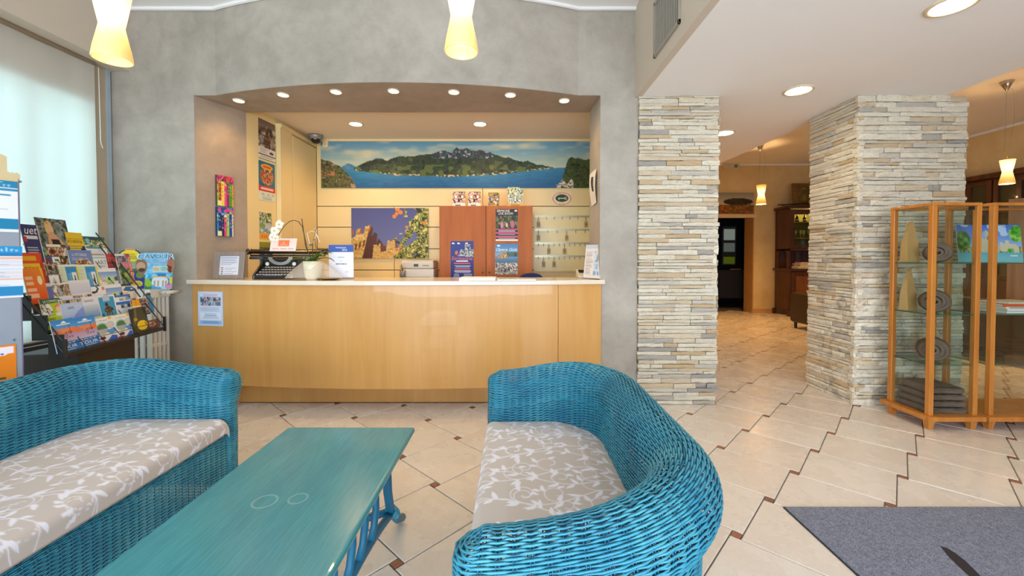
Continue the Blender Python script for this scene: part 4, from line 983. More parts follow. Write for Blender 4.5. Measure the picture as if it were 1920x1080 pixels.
cv = Cv(44, 70, '#27357f'); cv.grad(0, 0, 1, 1, '#2c3f8f', '#232c7a'); cv.tex(cv.inside([(.3, .4), (.45, .22), (.62, .25), (.62, .1), (.85, .08), (.88, .22), (1, .22), (1, .42)]), ['#1f2a52', '#c9c9c4', '#8d98a6', '#2c3a5a'], 20, 24, 3)
cv.ell(.27, .31, .05, .05, '#d8733c'); cv.rect(.2, .27, .24, .35, '#d8733c'); cv.lines(.1, .51, .9, .54, 1, '#e6e9f4', .9, 2, True); cv.lines(.15, .56, .85, .60, 1, '#d96a4a', .9, ctr=True); cv.lines(.15, .63, .9, .69, 2, '#c9cfe6', .5, 3, True); cv.lines(.08, .705, .95, .745, 1, '#d96a4a', .9, 5, True); cv.lines(.15, .76, .9, .84, 3, '#c9cfe6', .5, 4, True); cv.lines(.1, .85, .42, 1, 5, '#aab4d8', .5, 6, True); cv.lines(.55, .85, .95, 1, 5, '#aab4d8', .5, 7, True)
for x in (.12, .35, .7): cv.ell(x, .07, .06, .022, '#dfe4f2')
poster('event_poster', cv, 845, 888, 452, 523, YC, 'dark blue event poster with orange lettering on the cupboard', [('Sirmione', .5, .455, .10, '#e0703a', .92, .15)])
cv = Cv(44, 60, '#2a2b2a'); cv.trect(0, .22, 1, .6, ['#1f2320', '#2f3a24', '#4a5a2c', '#26241f', '#7a8a4a', '#8a5a6a'], 12, 9, 6); cv.ell(.28, .5, .06, .1, '#cf7fa0'); cv.ell(.75, .47, .09, .12, '#b9657f'); cv.ell(.5, .5, .05, .07, '#cfc09a')
for y in (.61, .72, .83): cv.rect(0, y, 1, y+.045, '#c95a86')
for y in (.665, .775, .885): cv.lines(.1, y, .9, y+.04, 1, '#b9b4b4', .5, 3, True)
cv.rect(0, .93, 1, 1, '#e8d9c2'); cv.ell(.9, .06, .06, .03, '#e8e4e0')
poster('event_poster', cv, 929.5, 971, 392, 452, YC, 'dark event poster with pink bands on the right cupboard door', [('SIRMIONE', .34, .055, .075, '#f0e6e6', .58), ('LIVE SHOW', .46, .14, .075, '#f0e6e6', .66)])
cv = Cv(44, 62, '#5f8fb9'); cv.grad(0, 0, 1, .4, '#3f7fb8', '#7fa9c9'); cv.trect(.5, .28, 1, .42, ['#2f4a4a', '#4a6a5a'], 8, 3, 2); cv.tex(cv.inside([(.05, .48), (.15, .34), (.3, .36), (.36, .24), (.5, .26), (.52, .4), (.6, .48)]), ['#b98f5a', '#8a6a44', '#d9b47a'], 16, 16, 3); cv.grad(0, .46, 1, .64, '#5a86a8', '#3f6688'); cv.trect(0, .62, 1, 1, ['#4a4f5a', '#c9b8a0', '#6a6a74', '#e4dcc8', '#37507a', '#a8905a'], 13, 9, 4); cv.ell(.16, .07, .07, .03, '#e8eef4')
poster('event_poster', cv, 928.5, 971, 457, 515, YC, 'pale blue gala poster with a lakeside crowd on the right door', [('Opera Gala', .5, .2, .12, '#f2f4f8', .92, .35)])
def card(seed, pal, foot='#e9e2d4', fh=.25): c = Cv(24, 30, foot); c.trect(0, 0, 1, 1-fh, pal, 6, 6, seed); c.lines(.2, 1-fh*.6, .9, 1-fh*.3, 1, '#4a4640', .6, seed); return c
CT = 1.766
c = card(2, ['#c98f7a', '#3a2c28', '#e0cfc2', '#b5563c', '#d9b9a4'], fh=.22); c.ell(.25, .35, .09, .07, '#f0e8e0'); c.ell(.75, .35, .09, .07, '#f0e8e0'); c.rect(.4, .5, .6, .62, '#2c2422')
for k, (a, b) in enumerate(((849, 872), (878, 901))):
    q = at_y((a+b)/2, 386, 4.56); sheet('postcard', c, .137, .165, .001, (), ['small printed card, first from the left on the cupboard top', 'small printed card, second from the left on the cupboard top'][k], 'card', (q.x, 4.56, CT), .05, group='cards on the cupboard top')
q = at_y(926, 386, 4.56); sheet('postcard', card(9, ['#2c4a22', '#5f7f2c', '#c9b04a', '#a8442c', '#3a5a8a', '#d9d4c0'], fh=.0), .12, .155, .001, (), 'smallest green garden card on the cupboard top', 'card', (q.x, 4.56, CT), .05, group='cards on the cupboard top')
c = card(12, ['#4a7a34', '#e4dcc8', '#d9c25a', '#9ab4c4', '#2f5a2c', '#e9e4da'], '#e9a84a', .18); q = at_y(966.5, 386, 4.56)
sheet('postcard', c, .17, .215, .001, (), 'tallest map card with orange foot on the cupboard top', 'card', (q.x, 4.56, CT), .05, group='cards on the cupboard top')
# oval hotel sign
cv = Cv(50, 36, '#e6d3b0'); cv.ring(.5, .5, .46, .44, .07, '#c95a4a'); cv.ell(.5, .47, .32, .25, '#254a2c'); cv.rect(.33, .44, .62, .50, '#dcd6c2'); cv.ring(.68, .47, .07, .09, .5, '#dcd6c2'); cv.rect(.33, .50, .37, .56, '#dcd6c2')
for x in (.4, .5, .6): cv.ell(x, .86, .025, .035, '#c94a3c')
poster('oval_sign', cv, 1035, 1072, 359, 386, YN-.026, 'small sign with a key in a green oval above the key board', [('ALBERGO', .5, .165, .11, '#c95a4a', .4)], cat='sign')
# key board with four hook strips and eight keys
kb = thing('key_board', 'cream key board with four rows of hooks and hanging room keys', 'key board', (.63, YN-.0225, 0)); yk = 0
def kx(px): return at_y(px, 450, YN-.03).x-.63
def kz(py): return at_y(1050, py, YN-.03).z
M_KB = mat('key_board_cream', '#e4d6a0', .35, var=.03); M_STR = mat('aluminium_strip', '#b3b49a', .35, .4)
MB().box(kx(1001), kx(1112), -.006, 0, kz(507), kz(388.5)).build('board', M_KB, kb)
MB().box(kx(1001), kx(1112), -.03, -.006, kz(509), kz(506)).build('ledge', M_KB, kb)
hk = None; tg = None
rows = [(406, np.linspace(1009.7, 1098, 7)), (431, np.linspace(1009.5, 1097, 6)), (456, np.linspace(1009.5, 1097, 10)), (480.5, np.linspace(1009.5, 1097, 10))]
for py, xs in rows:
    MB().box(kx(1003), kx(1110), -.009, -.006, kz(py+1.8), kz(py-1.8)).build('hook_strip', M_STR, kb)
    for px in xs:
        if hk is None: hk = MB().tube([(0, -.009, .012), (0, -.011, -.012), (0, -.02, -.022), (0, -.03, -.018)], .0028, 5).build('hook', mat('dark_hook', '#5a5244', .4, .5), kb); hk.location = (kx(px), 0, kz(py+2))
        else: link_copy(hk, kb, (kx(px), 0, kz(py+2)))
M_TAG = mat('key_fob', '#a58c58', .5, var=.1, vs=40)
spots = [(0, 0), (0, 6), (1, 0), (1, 3), (2, 2), (2, 5), (3, 1), (3, 3)]; rown = ['top', 'second', 'third', 'lowest']; k0 = None
for r_, i in spots:
    t = thing('room_key', f'pale key fob in the {rown[r_]} row of the key board, {"first" if (r_, i) in ((0, 0), (1, 0), (2, 2), (3, 1)) else "last"} in that row', 'key', (kx(rows[r_][1][i])+.63, YN-.0225-.026, kz(rows[r_][0]+2)-.020), 0, 'room keys on the key board')
    if k0 is None:
        k0 = [MB().prism([(-.016, -.095), (.016, -.095), (.018, -.09), (.018, -.035), (.008, -.026), (-.008, -.026), (-.018, -.035), (-.018, -.09)], -.005, .005, 0, 'y').build('fob', M_TAG, t, bevel=.002),
              MB().tube([(.008*math.cos(a), 0, -.014+.014*math.sin(a)) for a in np.linspace(0, 2*PI, 12)[:-1]], .002, 5, closed=True).build('key_ring', M_CHROME, t),
              MB().box(-.006, .006, -.0065, -.0055, -.07, -.05).build('number_mark', mat('dark_hook', '#5a5244', .4, .5), t)]
    else:
        for o in k0: link_copy(o, t, o.location)
# security camera and sensor
cmr = thing('dome_camera', 'grey dome security camera in the corner of the office ceiling', 'camera', (*at_y(592, 250, 4.72).xy, 2.598))
MB().lathe([(.075, 0), (.078, -.02), (.06, -.045), (.055, -.05)], 24).build('housing', mat('camera_grey', '#8f8a84', .35, .3), cmr, smooth=True)
MB().lathe([(.054, -.05), (.05, -.072), (.03, -.092), (.001, -.098)], 20, cap=False).build('dome', mat('smoked_dome', '#26221f', .1), cmr, smooth=True)
q = at_y(609.5, 276, YN-.065); sn = thing('motion_sensor', 'cream motion sensor box beside the panorama photo', 'sensor', (q.x, q.y+.02, q.z))
MB().box(-.032, .032, -.025, .02, 0, .1).build('case', mat('cream_plastic', '#e6d6ae', .4), sn, bevel=.006); MB().box(-.022, .022, -.029, -.024, .012, .045).build('window', mat('milky_plastic', '#d9c9a4', .3), sn, bevel=.003)
# low cabinet with printer, pens and chair behind the desk
lc = thing('low_cabinet', 'cream low cabinet under the printer behind the desk', 'cabinet', (-1.25, 4.66, 0)); MB().box(-.42, .42, -.22, .24, 0, .93).build('body', M_NICHE, lc, bevel=.003); MB().box(-.43, .43, -.24, .25, .93, .955).build('top_board', M_NICHE, lc, bevel=.003)
q = at_y(787, 520, 4.6); pr = thing('printer', 'white office printer on the low cabinet behind the desk', 'printer', (q.x, 4.62, .956))
MW = mat('white_plastic', '#d9d4cc', .4, var=.03); MB().box(-.18, .18, -.15, .15, 0, .12).build('body', MW, pr, bevel=.008); MB().box(-.178, .178, -.15, .15, .122, .2).build('upper_case', mat('warm_plastic', '#cfc4b2', .4, var=.03), pr, bevel=.012)
MB().box(-.17, .17, -.12, .14, .2, .212).build('lid', MW, pr, bevel=.005); MB().prism([(-.02+.13*math.cos(a), -.02+.08*math.sin(a)) for a in np.linspace(0, 2*PI, 20)[:-1]], .209, .2135).build('paper_slot', M_DARK, pr)
MB().box(-.035, .015, -.1515, -.149, .145, .175).build('display', M_BLACK, pr); MB().box(.06, .13, -.1515, -.149, .15, .165).build('buttons', mat('grey_button', '#9a948c', .5), pr); MB().box(-.15, .15, -.151, -.149, .02, .035).build('tray_slot', mat('slot_grey', '#8a857e', .5), pr)
pc = thing('pencil_cup', 'grey cup of pencils next to the printer', 'cup', (at_y(755, 520, 4.45).x, 4.45, .956)); MB().lathe([(.001, 0), (.03, 0), (.032, .10), (.029, .10), (.027, .006), (.001, .006)], 18, cap=False).build('cup', mat('grey_cup', '#7d7a78', .35, .3), pc, smooth=True)
for k, (c, a) in enumerate((('#d9a02c', .2), ('#2c2a2a', 1.7), ('#c98a2c', 3.1), ('#3a2c22', 4.6))): MB().tube([(.01*math.cos(a), .01*math.sin(a), .01), (.026*math.cos(a), .026*math.sin(a), .145+.008*k)], .004, 6).build('pencil', mat('pencil_'+c[1:], c, .5), pc)
ch = thing('office_chair', 'dark blue office chair, its round back just above the desk', 'chair', (at_y(996, 515, 4.0).x, 4.02, 0))
MN = mat('navy_cloth', '#232a55', .85)
m = MB(); m.box(-.2, .2, -.04, .02, .62, 1.0).build('backrest', MN, ch, bevel=.035)
o = MB(); o.prism([(.115*math.cos(a), 1.0+.05*math.sin(a)) for a in np.linspace(0, 2*PI, 24)[:-1]], -.03, .015, 0, 'y').build('headrest', MN, ch, bevel=.01)
MB().box(-.23, .23, -.47, -.02, .43, .5).build('seat', MN, ch, bevel=.03); MB().cyl((0, -.22, .06), (0, -.22, .44), .03).build('gas_lift', M_BLACK, ch, smooth=True); MB().box(-.03, .03, -.2, .04, .4, .43).box(-.03, .03, .02, .045, .4, .75).build('back_bar', M_BLACK, ch)
for k in range(5): a = 2*PI*k/5; MB().tube([(0, -.22, .075), (.27*math.cos(a), -.22+.27*math.sin(a), .05)], [.025, .015], 8).ball((.27*math.cos(a), -.22+.27*math.sin(a), .028), .028, 10, 6).build('star_leg', M_BLACK, ch)

# posters on the side wall of the office, pictures on the taupe jamb
wA, wB = Vector((-2.42, 3.765, 0)), Vector((XN-.05, 4.16, 0)); dW = (wB-wA).normalized(); nW = Vector((dW.y, -dW.x, 0)); rzW = math.atan2(dW.y, dW.x)
def on_wall(name, cv, px0, px1, py0, py1, p0, n, rz, label, texts=(), th=.001, cat='poster', off=.002, **kw):
    p0 = Vector(p0)+n*(off+th); a = at_plane(px0, (py0+py1)/2, p0, n); b = at_plane(px1, (py0+py1)/2, p0, n); mx = (px0+px1)/2
    lo = at_plane(mx, py1, p0, n); hi = at_plane(mx, py0, p0, n)
    return sheet(name, cv, math.hypot(b.x-a.x, b.y-a.y), hi.z-lo.z, th, texts, label, cat, (lo.x, lo.y, lo.z), rz=rz, **kw)
cv = Cv(40, 80, '#4a3b30'); cv.grad(0, 0, 1, .3, '#6a5a4c', '#8a7560'); cv.trect(0, .15, 1, .68, ['#3a2c24', '#6a5040', '#9a7f64', '#54443a', '#c9b59c'], 8, 9, 5); cv.ell(.5, .5, .2, .12, '#5a4030'); cv.ell(.22, .48, .09, .1, '#8d8a86'); cv.ell(.8, .5, .09, .1, '#8d8a86'); cv.rect(.3, .42, .72, .46, '#9a5a2c'); cv.rect(0, .68, 1, 1, '#ddd4cc'); cv.lines(.1, .7, .6, .82, 3, '#8a8078', .4); cv.ell(.75, .77, .12, .035, '#4a4038'); cv.rect(0, .84, 1, .86, '#3a342c'); cv.lines(.1, .88, .95, .93, 2, '#9a9288', .4, 3); cv.rect(0, .955, 1, .975, '#7a8a3a')
on_wall('travel_poster', cv, 485.5, 517, 228, 303, wA, nW, rzW, 'brown photo poster, topmost on the cream office side wall')
cv = Cv(40, 80, '#2c6a80'); cv.tex((cv.y < .66), ['#2a6680', '#31738a', '#235a74'], 6, 7, 8, True); cv.tex(((cv.x-.5)/.4)**2+((cv.y-.37)/.22)**2 < 1, ['#b5432c', '#7a2c24', '#d98a4a', '#2c4a5a', '#e0b07a', '#3a2424'], 12, 14, 9); cv.ell(.5, .13, .36, .07, '#e09a2c'); cv.lines(.25, .1, .75, .15, 1, '#c5382c', .9, 3, True); cv.rect(0, .62, 1, .76, '#c5382c'); cv.lines(.12, .65, .9, .72, 2, '#f0e0d0', .6, 4, True); cv.rect(0, .76, 1, 1, '#cfd6d0')
for x in (.25, .58, .85): cv.ell(x, .83, .09, .022, '#b5b93a')
cv.lines(.1, .87, .9, .97, 3, '#9aa49c', .4, 5, True)
on_wall('travel_poster', cv, 486, 516.5, 305, 377, wA, nW, rzW, 'teal and red summer poster on the cream office side wall', ())
cv = Cv(34, 60, '#c9cfd0'); cv.trect(0, 0, 1, .4, ['#3a5a24', '#5f7f2c', '#c9c9b0', '#2c4420', '#d9d4c4'], 9, 8, 3); cv.trect(0, .38, 1, .76, ['#b9b9b4', '#c9ccd0', '#8aa0b4', '#7a9a4a'], 5, 6, 4); cv.rect(0, .76, 1, 1, '#e6a03a'); [cv.rect(x, .84, x+.08, .94, '#c9742c') for x in (.18, .36, .54, .72)]
on_wall('travel_poster', cv, 487, 509.5, 399, 449, wA, nW, rzW, 'map poster with an orange foot on the office side wall', ())
cv = Cv(30, 30, '#3a4048'); cv.rect(0, 0, 1, .18, '#8a8a1f'); cv.trect(0, .2, 1, 1, ['#2c3038', '#4a5058', '#8a8f94'], 4, 5, 5)
on_wall('travel_poster', cv, 487.5, 512, 454, 520, wA, nW, rzW, 'dark poster with a yellow head half hidden by the typewriter')
jA, jB = Vector((XA, YW, 0)), Vector((-2.42, 3.76, 0)); dJ = (jB-jA).normalized(); nJ = Vector((dJ.y, -dJ.x, 0)); rzJ = math.atan2(dJ.y, dJ.x)
for k, (y0, y1, pal, lab) in enumerate(((330, 387, ['#3f9a2c', '#7ab83a', '#d94a8a', '#e0a03a', '#b5322c', '#8a2c6a', '#2c3a24', '#e8c95a'], 'pink and green painted canvas of houses on the taupe jamb'), (389, 443, ['#2c4a9a', '#2f8ac9', '#d94a7a', '#e6dfc2', '#24306a', '#9acb5a', '#5fb5d9', '#3a2c5a'], 'blue painted canvas of houses, the lower one on the taupe jamb'))):
    cv = Cv(34, 50, pal[0]); rr3 = random.Random(30+k); cv.rect(0, 0, 1, .28, ['#d95a9a', '#3a8ac9'][k]); cv.trect(0, .02, 1, .3, [['#d95a9a', '#8a2c4a', '#c94a3a'], ['#3a8ac9', '#d94a7a', '#2c4a9a']][k], 6, 4, k+3)
    for i in range(7): x = i*.16-.05; y = .2+rr3.random()*.2; c_ = pal[(i*3+1) % 8]; cv.rect(x, y, x+.17, 1, c_); cv.poly([(x-.02, y), (x+.08, y-.1), (x+.19, y)], pal[(i*5+4) % 8]); [cv.rect(x+.03+.06*(j % 2), y+.08+.11*(j//2), x+.065+.06*(j % 2), y+.14+.11*(j//2), pal[(i+j+2) % 8]) for j in range(8)]
    cv.rect(.05, .82, .3, .98, ['#e6df9a', '#e6e9a8'][k]); cv.trect(0, .7, 1, 1, pal, 7, 6, 40+k) if False else None
    on_wall('painted_canvas', cv, 407.5, 438, y0, y1, jA, nJ, rzJ, lab, (), .02, 'painting', edge=['#5a3a4a', '#2c3a5a'][k])
# price list hanging on the right-hand jamb
hl = thing('hanging_notice', 'curled paper notice hanging on the inner side of the right jamb', 'notice', (.712, 3.56, at_x(1112, 386, .71).z))
MB().add([(-.004-.012*math.sin(t*3), -.105, t*.285+.01) for t in np.linspace(0, 1, 8)]+[(-.004-.022*math.sin(t*2.2), .1, t*.285) for t in np.linspace(0, 1, 8)], [(i, i+1, 9+i, 8+i) for i in range(7)]).build('paper', mat('white_paper', '#e8e2d6', .7), hl, smooth=True)
MB().add([(-.012-.018*math.sin(t*3), -.06+.09*t*.3, .1+t*.14) for t in np.linspace(0, 1, 5)]+[(-.014-.018*math.sin(t*2.2), .0, .1+t*.14) for t in np.linspace(0, 1, 5)], [(i, i+1, 6+i, 5+i) for i in range(4)]).build('dark_print', mat('dark_ink', '#33312f', .7), hl)

# ================================================================ ON THE DESK
def desk(px, py_=522): return at_z(px, py_, ZT)
# framed notice
fr = thing('photo_frame', 'grey-brown wooden frame with a printed notice on the desk', 'frame', (at_y(427.5, 523, 3.42).x, 3.42, ZT), rot=(-.14, 0, 0)); MG = wood('taupe_frame', '#877a72', '#988b82', 2, .5, 1)
for a in ((-.128, -.082, 0, .232), (.082, .128, 0, .232), (-.082, .082, 0, .036), (-.082, .082, .196, .232)): MB().box(a[0], a[1], -.006, .014, a[2], a[3]).build('frame_bar', MG, fr, bevel=.003)
MB().box(-.12, .12, .008, .016, .01, .22).build('back_board', mat('back_card', '#5a4a3c', .8), fr); MB().tube([(0, .016, .15), (0, .11, .012)], .005, 5).build('easel_leg', M_BLACK, fr)
cv = Cv(40, 40, '#dcdde8'); cv.lines(.08, .06, .9, .5, 7, '#9aa0b4', .35, 4); [cv.rect(.1, y, .2, y+.04, c) for y, c in ((.6, '#4a5a9a'), (.7, '#b55a4a'), (.8, '#4a4a5a'), (.9, '#5a6a8a'))]; cv.lines(.28, .6, .9, .96, 4, '#9aa0b4', .3, 8)
sheet('notice', cv, .164, .16, .001, (), loc=(0, .004, .036), parent=fr)
sk = thing('white_terminal', 'small white device with a dark cable beside the framed notice', 'device', (at_y(391, 520, 3.55).x, 3.56, ZT)); MB().box(-.045, .045, -.03, .03, .05, .115).build('case', MW, sk, bevel=.006); MB().box(-.03, .03, -.025, .025, 0, .05).build('stand', mat('warm_plastic', '#cfc4b2', .4), sk, bevel=.004)
MB().box(-.03, .03, -.0315, -.0295, .088, .098).build('slot', M_DARK, sk); MB().tube([(.0, .0, .01), (-.04, -.06, .006), (-.09, -.05, .006), (-.06, -.02, .006), (-.02, -.09, .006)], .004, 6).build('cable', M_BLACK, sk, smooth=True)
# typewriter
tx = at_y(527, 522, 3.52); tw = thing('typewriter', 'old black typewriter with a sheet of paper on the desk', 'typewriter', (tx.x, 3.53, ZT)); MK = mat('black_enamel', '#1b1c20', .22, coat=.4)
for xx in (-.165, .150): MB().prism([(-.14, .0), (-.14, .035), (-.03, .13), (.0, .185), (.17, .185), (.17, .0)], xx, xx+.015, 0, 'x').build('side_cheek', MK, tw, bevel=.004)
MB().box(-.15, .15, -.14, .17, .004, .03).build('base', MK, tw, bevel=.004); MB().prism([(-.0, .1), (-.01, .17), (.02, .185), (.17, .185), (.17, .02), (.05, .02)], -.15, .15, 0, 'x').build('housing', MK, tw, bevel=.004)
MB().prism([(.105*math.cos(a), .185+.07*math.sin(a)*-1) for a in np.linspace(0, PI, 20)]+[(-.07*math.cos(a)*1.0, .185-.045*math.sin(a)) for a in np.linspace(0, PI, 14)], -.018, -.011, 0, 'y').build('type_basket', M_CHROME, tw)
for sx in (-1, 1): MB().cyl((sx*.115, -.014, .125), (sx*.115, -.008, .125), .016, n=14).build('spool_plate', mat('ivory', '#d9d6c8', .4), tw)
key = None; MKY = mat('key_top', '#d4d2c8', .35)
for r_ in range(4):
    for c_ in range(11):
        loc = (-.13+.0255*c_+.008*r_-.006, -.118+.028*r_, .038+.0195*r_)
        if key is None: key = MB().lathe([(.002, -.02), (.002, -.002), (.0095, -.001), (.0095, .003), (.001, .004)], 10).build('key', MKY, tw, smooth=True); key.location = loc
        else: link_copy(key, tw, loc)
MB().box(-.07, .07, -.135, -.12, .03, .036).build('space_bar', mat('bar_grey', '#8f9096', .3, .5), tw, bevel=.002)
MB().prism([(-.13, .03), (-.02, .105), (.0, .1), (.0, .03)], -.148, .148, 0, 'x').build('key_bed', M_BLACK, tw)
MB().cyl((-.30, .06, .232), (.34, .06, .232), .020, n=18).build('platen', mat('platen_rubber', '#241d1a', .5), tw, smooth=True)
MB().box(-.29, .33, .03, .11, .19, .205).build('carriage', MK, tw, bevel=.003); MB().cyl((-.29, .025, .236), (.33, .025, .236), .006, n=10).build('paper_bail', mat('brass_rail', '#c9a86a', .25, 1), tw, smooth=True)
for sx, x in ((-1, -.315), (1, .355)): MB().cyl((x-.014, .06, .232), (x+.014, .06, .232), .026, n=18).build('platen_knob', MK, tw, smooth=True)
MB().tube([(-.30, .03, .225), (-.33, -.01, .21), (-.36, -.06, .2)], .007, 8).build('return_lever', M_CHROME, tw, smooth=True); MB().box(-.29, -.17, .02, .05, .165, .188).box(.17, .3, .02, .05, .165, .188).build('carriage_rail', mat('steel_rail', '#6f7a80', .3, .8), tw, bevel=.002)
cv = Cv(50, 26, '#ead9d4'); cv.rect(.3, .16, .72, .6, '#e8804f'); cv.ell(.5, .34, .03, .05, '#f4d9c4'); cv.rect(.38, .48, .64, .51, '#f0b496'); cv.rect(.1, .77, .36, .83, '#e0a090'); cv.rect(.4, .77, .64, .83, '#b9a4a8'); cv.rect(.68, .77, .9, .83, '#b9a4a8')
sheet('paper', cv, .225, .115, .0006, (), loc=(.0, .018, .235), tilt=.25, parent=tw)
# orchid
oc = thing('potted_orchid', 'white orchid in a cream pot wrapped in tulle on the desk', 'plant', (at_y(587, 525, 3.32).x, 3.32, ZT))
MB().lathe([(.001, 0), (.05, 0), (.062, .03), (.07, .10), (.073, .15), (.068, .15), (.064, .13), (.001, .128)], 28, cap=False).build('pot', mat('cream_ceramic', '#e4dcc0', .3), oc, smooth=True)
def tulle():
    t = NT('tulle'); d = t.n('ShaderNodeBsdfDiffuse'); d.inputs[0].default_value = rgba('#efe2d2'); tp = t.n('ShaderNodeBsdfTransparent'); mx = t.n('ShaderNodeMixShader'); mx.inputs[0].default_value = .26
    t.l(tp.outputs[0], mx.inputs[1]); t.l(d.outputs[0], mx.inputs[2]); t.l(mx.outputs[0], t.out.inputs[0]); return t.m
m = MB(); n = 48; V = []
for j in range(7):
    q = j/6
    for i in range(n):
        a = 2*PI*i/n; fr_ = 1+.16*math.sin(a*5+q)*q+.1*math.sin(a*3+1)*q; lob = 1+.5*q*max(0, math.cos(a-PI*1.08))**2+.3*q*max(0, math.cos(a-.1))**2
        r0 = (.074+.075*math.sin(q*PI*.5))*fr_*lob; V.append((r0*math.cos(a), r0*math.sin(a)*.55, .145-.135*q+.02*math.sin(a*4)*q*(1-q)*2+max(0, .006)))
m.add(V, [(j*n+i, j*n+(i+1) % n, (j+1)*n+(i+1) % n, (j+1)*n+i) for j in range(6) for i in range(n)]); m.build('tulle_wrap', tulle(), oc, smooth=True)
ML = mat('orchid_leaf', '#4c6a22', .35, var=.2, vs=20)
def leaf_strip(pts, wd, n=10, fold=.25):
    pts = [Vector(p) for p in pts]; m = MB(); V = []; k = len(pts)
    for i, p in enumerate(pts):
        t_ = (pts[min(k-1, i+1)]-pts[max(0, i-1)]).normalized(); s_ = t_.cross(Vector((0, 0, 1))); s_ = s_.normalized() if s_.length > 1e-4 else Vector((1, 0, 0)); u_ = s_.cross(t_); w_ = wd*math.sin(PI*min(1, (i+.35)/(k-.3)))**.7 if i < k-1 else .002
        V += [p-s_*w_+u_*w_*fold, p, p+s_*w_+u_*w_*fold]
    F_ = [(i*3+j, i*3+j+1, i*3+j+4, i*3+j+3) for i in range(k-1) for j in (0, 1)]; return m.add(V, F_)
def arcp(a, L, up, droop, n=9): return [(math.cos(a)*L*q, math.sin(a)*L*q, .14+up*math.sin(q*PI*.62)-droop*q*q) for q in np.linspace(0, 1, n)]
for a, L, up, dr in ((.15, .17, .06, .05), (-.55, .15, .085, .03), (3.3, .18, .05, .04), (2.5, .12, .05, .02), (.8, .15, .1, .02), (-1.6, .1, .04, .02)):
    o = leaf_strip(arcp(a, L, up, dr), .024).build('leaf', ML, oc, smooth=True); s_ = o.modifiers.new('thick', 'SOLIDIFY'); s_.thickness = .002
MS = mat('orchid_stem', '#4a4a22', .5)
def rel(px, py): v = at_y(px, py, 3.32); return (v.x-oc.location.x, 0, v.z-ZT)
MB().tube([(0, 0, .13), rel(577, 470), rel(569, 435), rel(567, 425), rel(560, 416), rel(552, 413), rel(543, 415), rel(533, 424), rel(526, 434), rel(522, 442)], [.004]*5+[.003]*5, 7).build('flower_stem', MS, oc, smooth=True)
MB().tube([(.005, .004, .13), rel(573, 462), rel(566, 410)], .003, 6).build('support_cane', mat('dark_cane', '#3a2a1c', .6), oc); MB().tube([(.0, .0, .13), rel(586, 460), rel(593, 429)], .003, 6).build('support_cane', mat('dark_cane', '#3a2a1c', .6), oc)
MB().tube([(.02, 0, .13), rel(594, 478), rel(592, 460), rel(589, 446)], .0025, 6).build('flower_stem', MS, oc, smooth=True)
MPET = mat('white_petal', '#f2ece0', .5, var=.03)
for k, (px, py, s_, a0_) in enumerate(((524, 421, .032, .3), (517, 433, .034, 1.1), (512, 445, .033, .6), (519, 447, .026, 2.0))):
    m = MB(); c = Vector(rel(px, py))+Vector((0, -.012*(k % 2), 0))
    for j in range(5):
        a = a0_+2*PI*j/5; V = []; wj = .62 if j % 2 else .5
        for i in range(6):
            q = i/5; rad = s_*q*1.15; ww = s_*wj*math.sin(PI*min(1, q*.82+.12)); d = Vector((math.cos(a), 0, math.sin(a))); sd = Vector((-math.sin(a), 0, math.cos(a))); yy = -.010*math.sin(q*PI)-.003*(j % 2)
            V += [c+d*rad-sd*ww+Vector((0, yy+.004, 0)), c+d*rad+Vector((0, yy, 0)), c+d*rad+sd*ww+Vector((0, yy+.004, 0))]
        m.add(V, [(i*3+j2, i*3+j2+1, i*3+j2+4, i*3+j2+3) for i in range(5) for j2 in (0, 1)])
    o = m.build('flower', MPET, oc, smooth=True); MB().ball(c+Vector((0, -.014, 0)), .006, 8, 6).build('flower_centre', mat('petal_yellow', '#e0c25a', .5), o)
m = MB(); m.tube([rel(576, 437), rel(580, 455), rel(583, 462), rel(588, 455), rel(592, 436), rel(585, 433), rel(576, 437)], .0022, 5); m.tube([rel(592, 436), rel(596, 446), rel(600, 455)], .003, 5).tube([rel(592, 436), rel(594, 431), rel(590, 429)], .003, 5)
m.build('ribbon', mat('pale_ribbon', '#efe4d8', .5), oc, smooth=True); MB().ball(rel(583, 459), .011, 12, 8, 0, (1.3, .8, .8)).build('blue_bead', mat('teal_bead', '#1f6a74', .2), oc, smooth=True)
# brass dish, acrylic sign, papers
ds_ = thing('brass_dish', 'flat brass dish on the desk beside the award sign', 'dish', (at_y(618, 526, 3.34).x, 3.335, ZT)); MB().lathe([(.001, 0), (.05, .001), (.075, .006), (.095, .011), (.095, .013), (.07, .008), (.001, .004)], 32, cap=False).build('dish', mat('aged_brass', '#9a7a34', .3, .8, var=.15), ds_, smooth=True)
asn = thing('award_sign', 'clear acrylic stand with a blue-headed award certificate on the desk', 'sign', (at_y(639, 523, 3.44).x, 3.44, ZT), rot=(0, 0, 0))
MB().box(-.108, .108, -.035, .05, .0, .003).build('acrylic_foot', M_GLASS, asn); MB().box(-.108, .108, .012, .014, .003, .29).build('acrylic_plate', M_GLASS, asn)
cv = Cv(60, 78, '#e9eaf4'); cv.rect(0, 0, 1, .215, '#3a5cab'); cv.lines(.35, .36, .65, .38, 1, '#a8aec2', .8, 3, True); cv.lines(.42, .47, .58, .49, 1, '#b4b9cc', .8, 3, True)
for i in range(6): cv.rect(.28+i*.073, .55, .345+i*.073, .595, '#8288a0')
cv.lines(.2, .78, .4, .84, 2, '#c4c9d9', .4, 3); cv.lines(.65, .78, .85, .84, 2, '#b4bacb', .4, 5); cv.rect(0, .97, 1, 1, '#4a62b5')
sheet('certificate', cv, .207, .28, .0008, [('HolidayCheck', .5, .085, .055, '#ffffff', .42), ('2016', .64, .15, .06, '#ffffff', .2)], loc=(0, .010, .006), parent=asn)
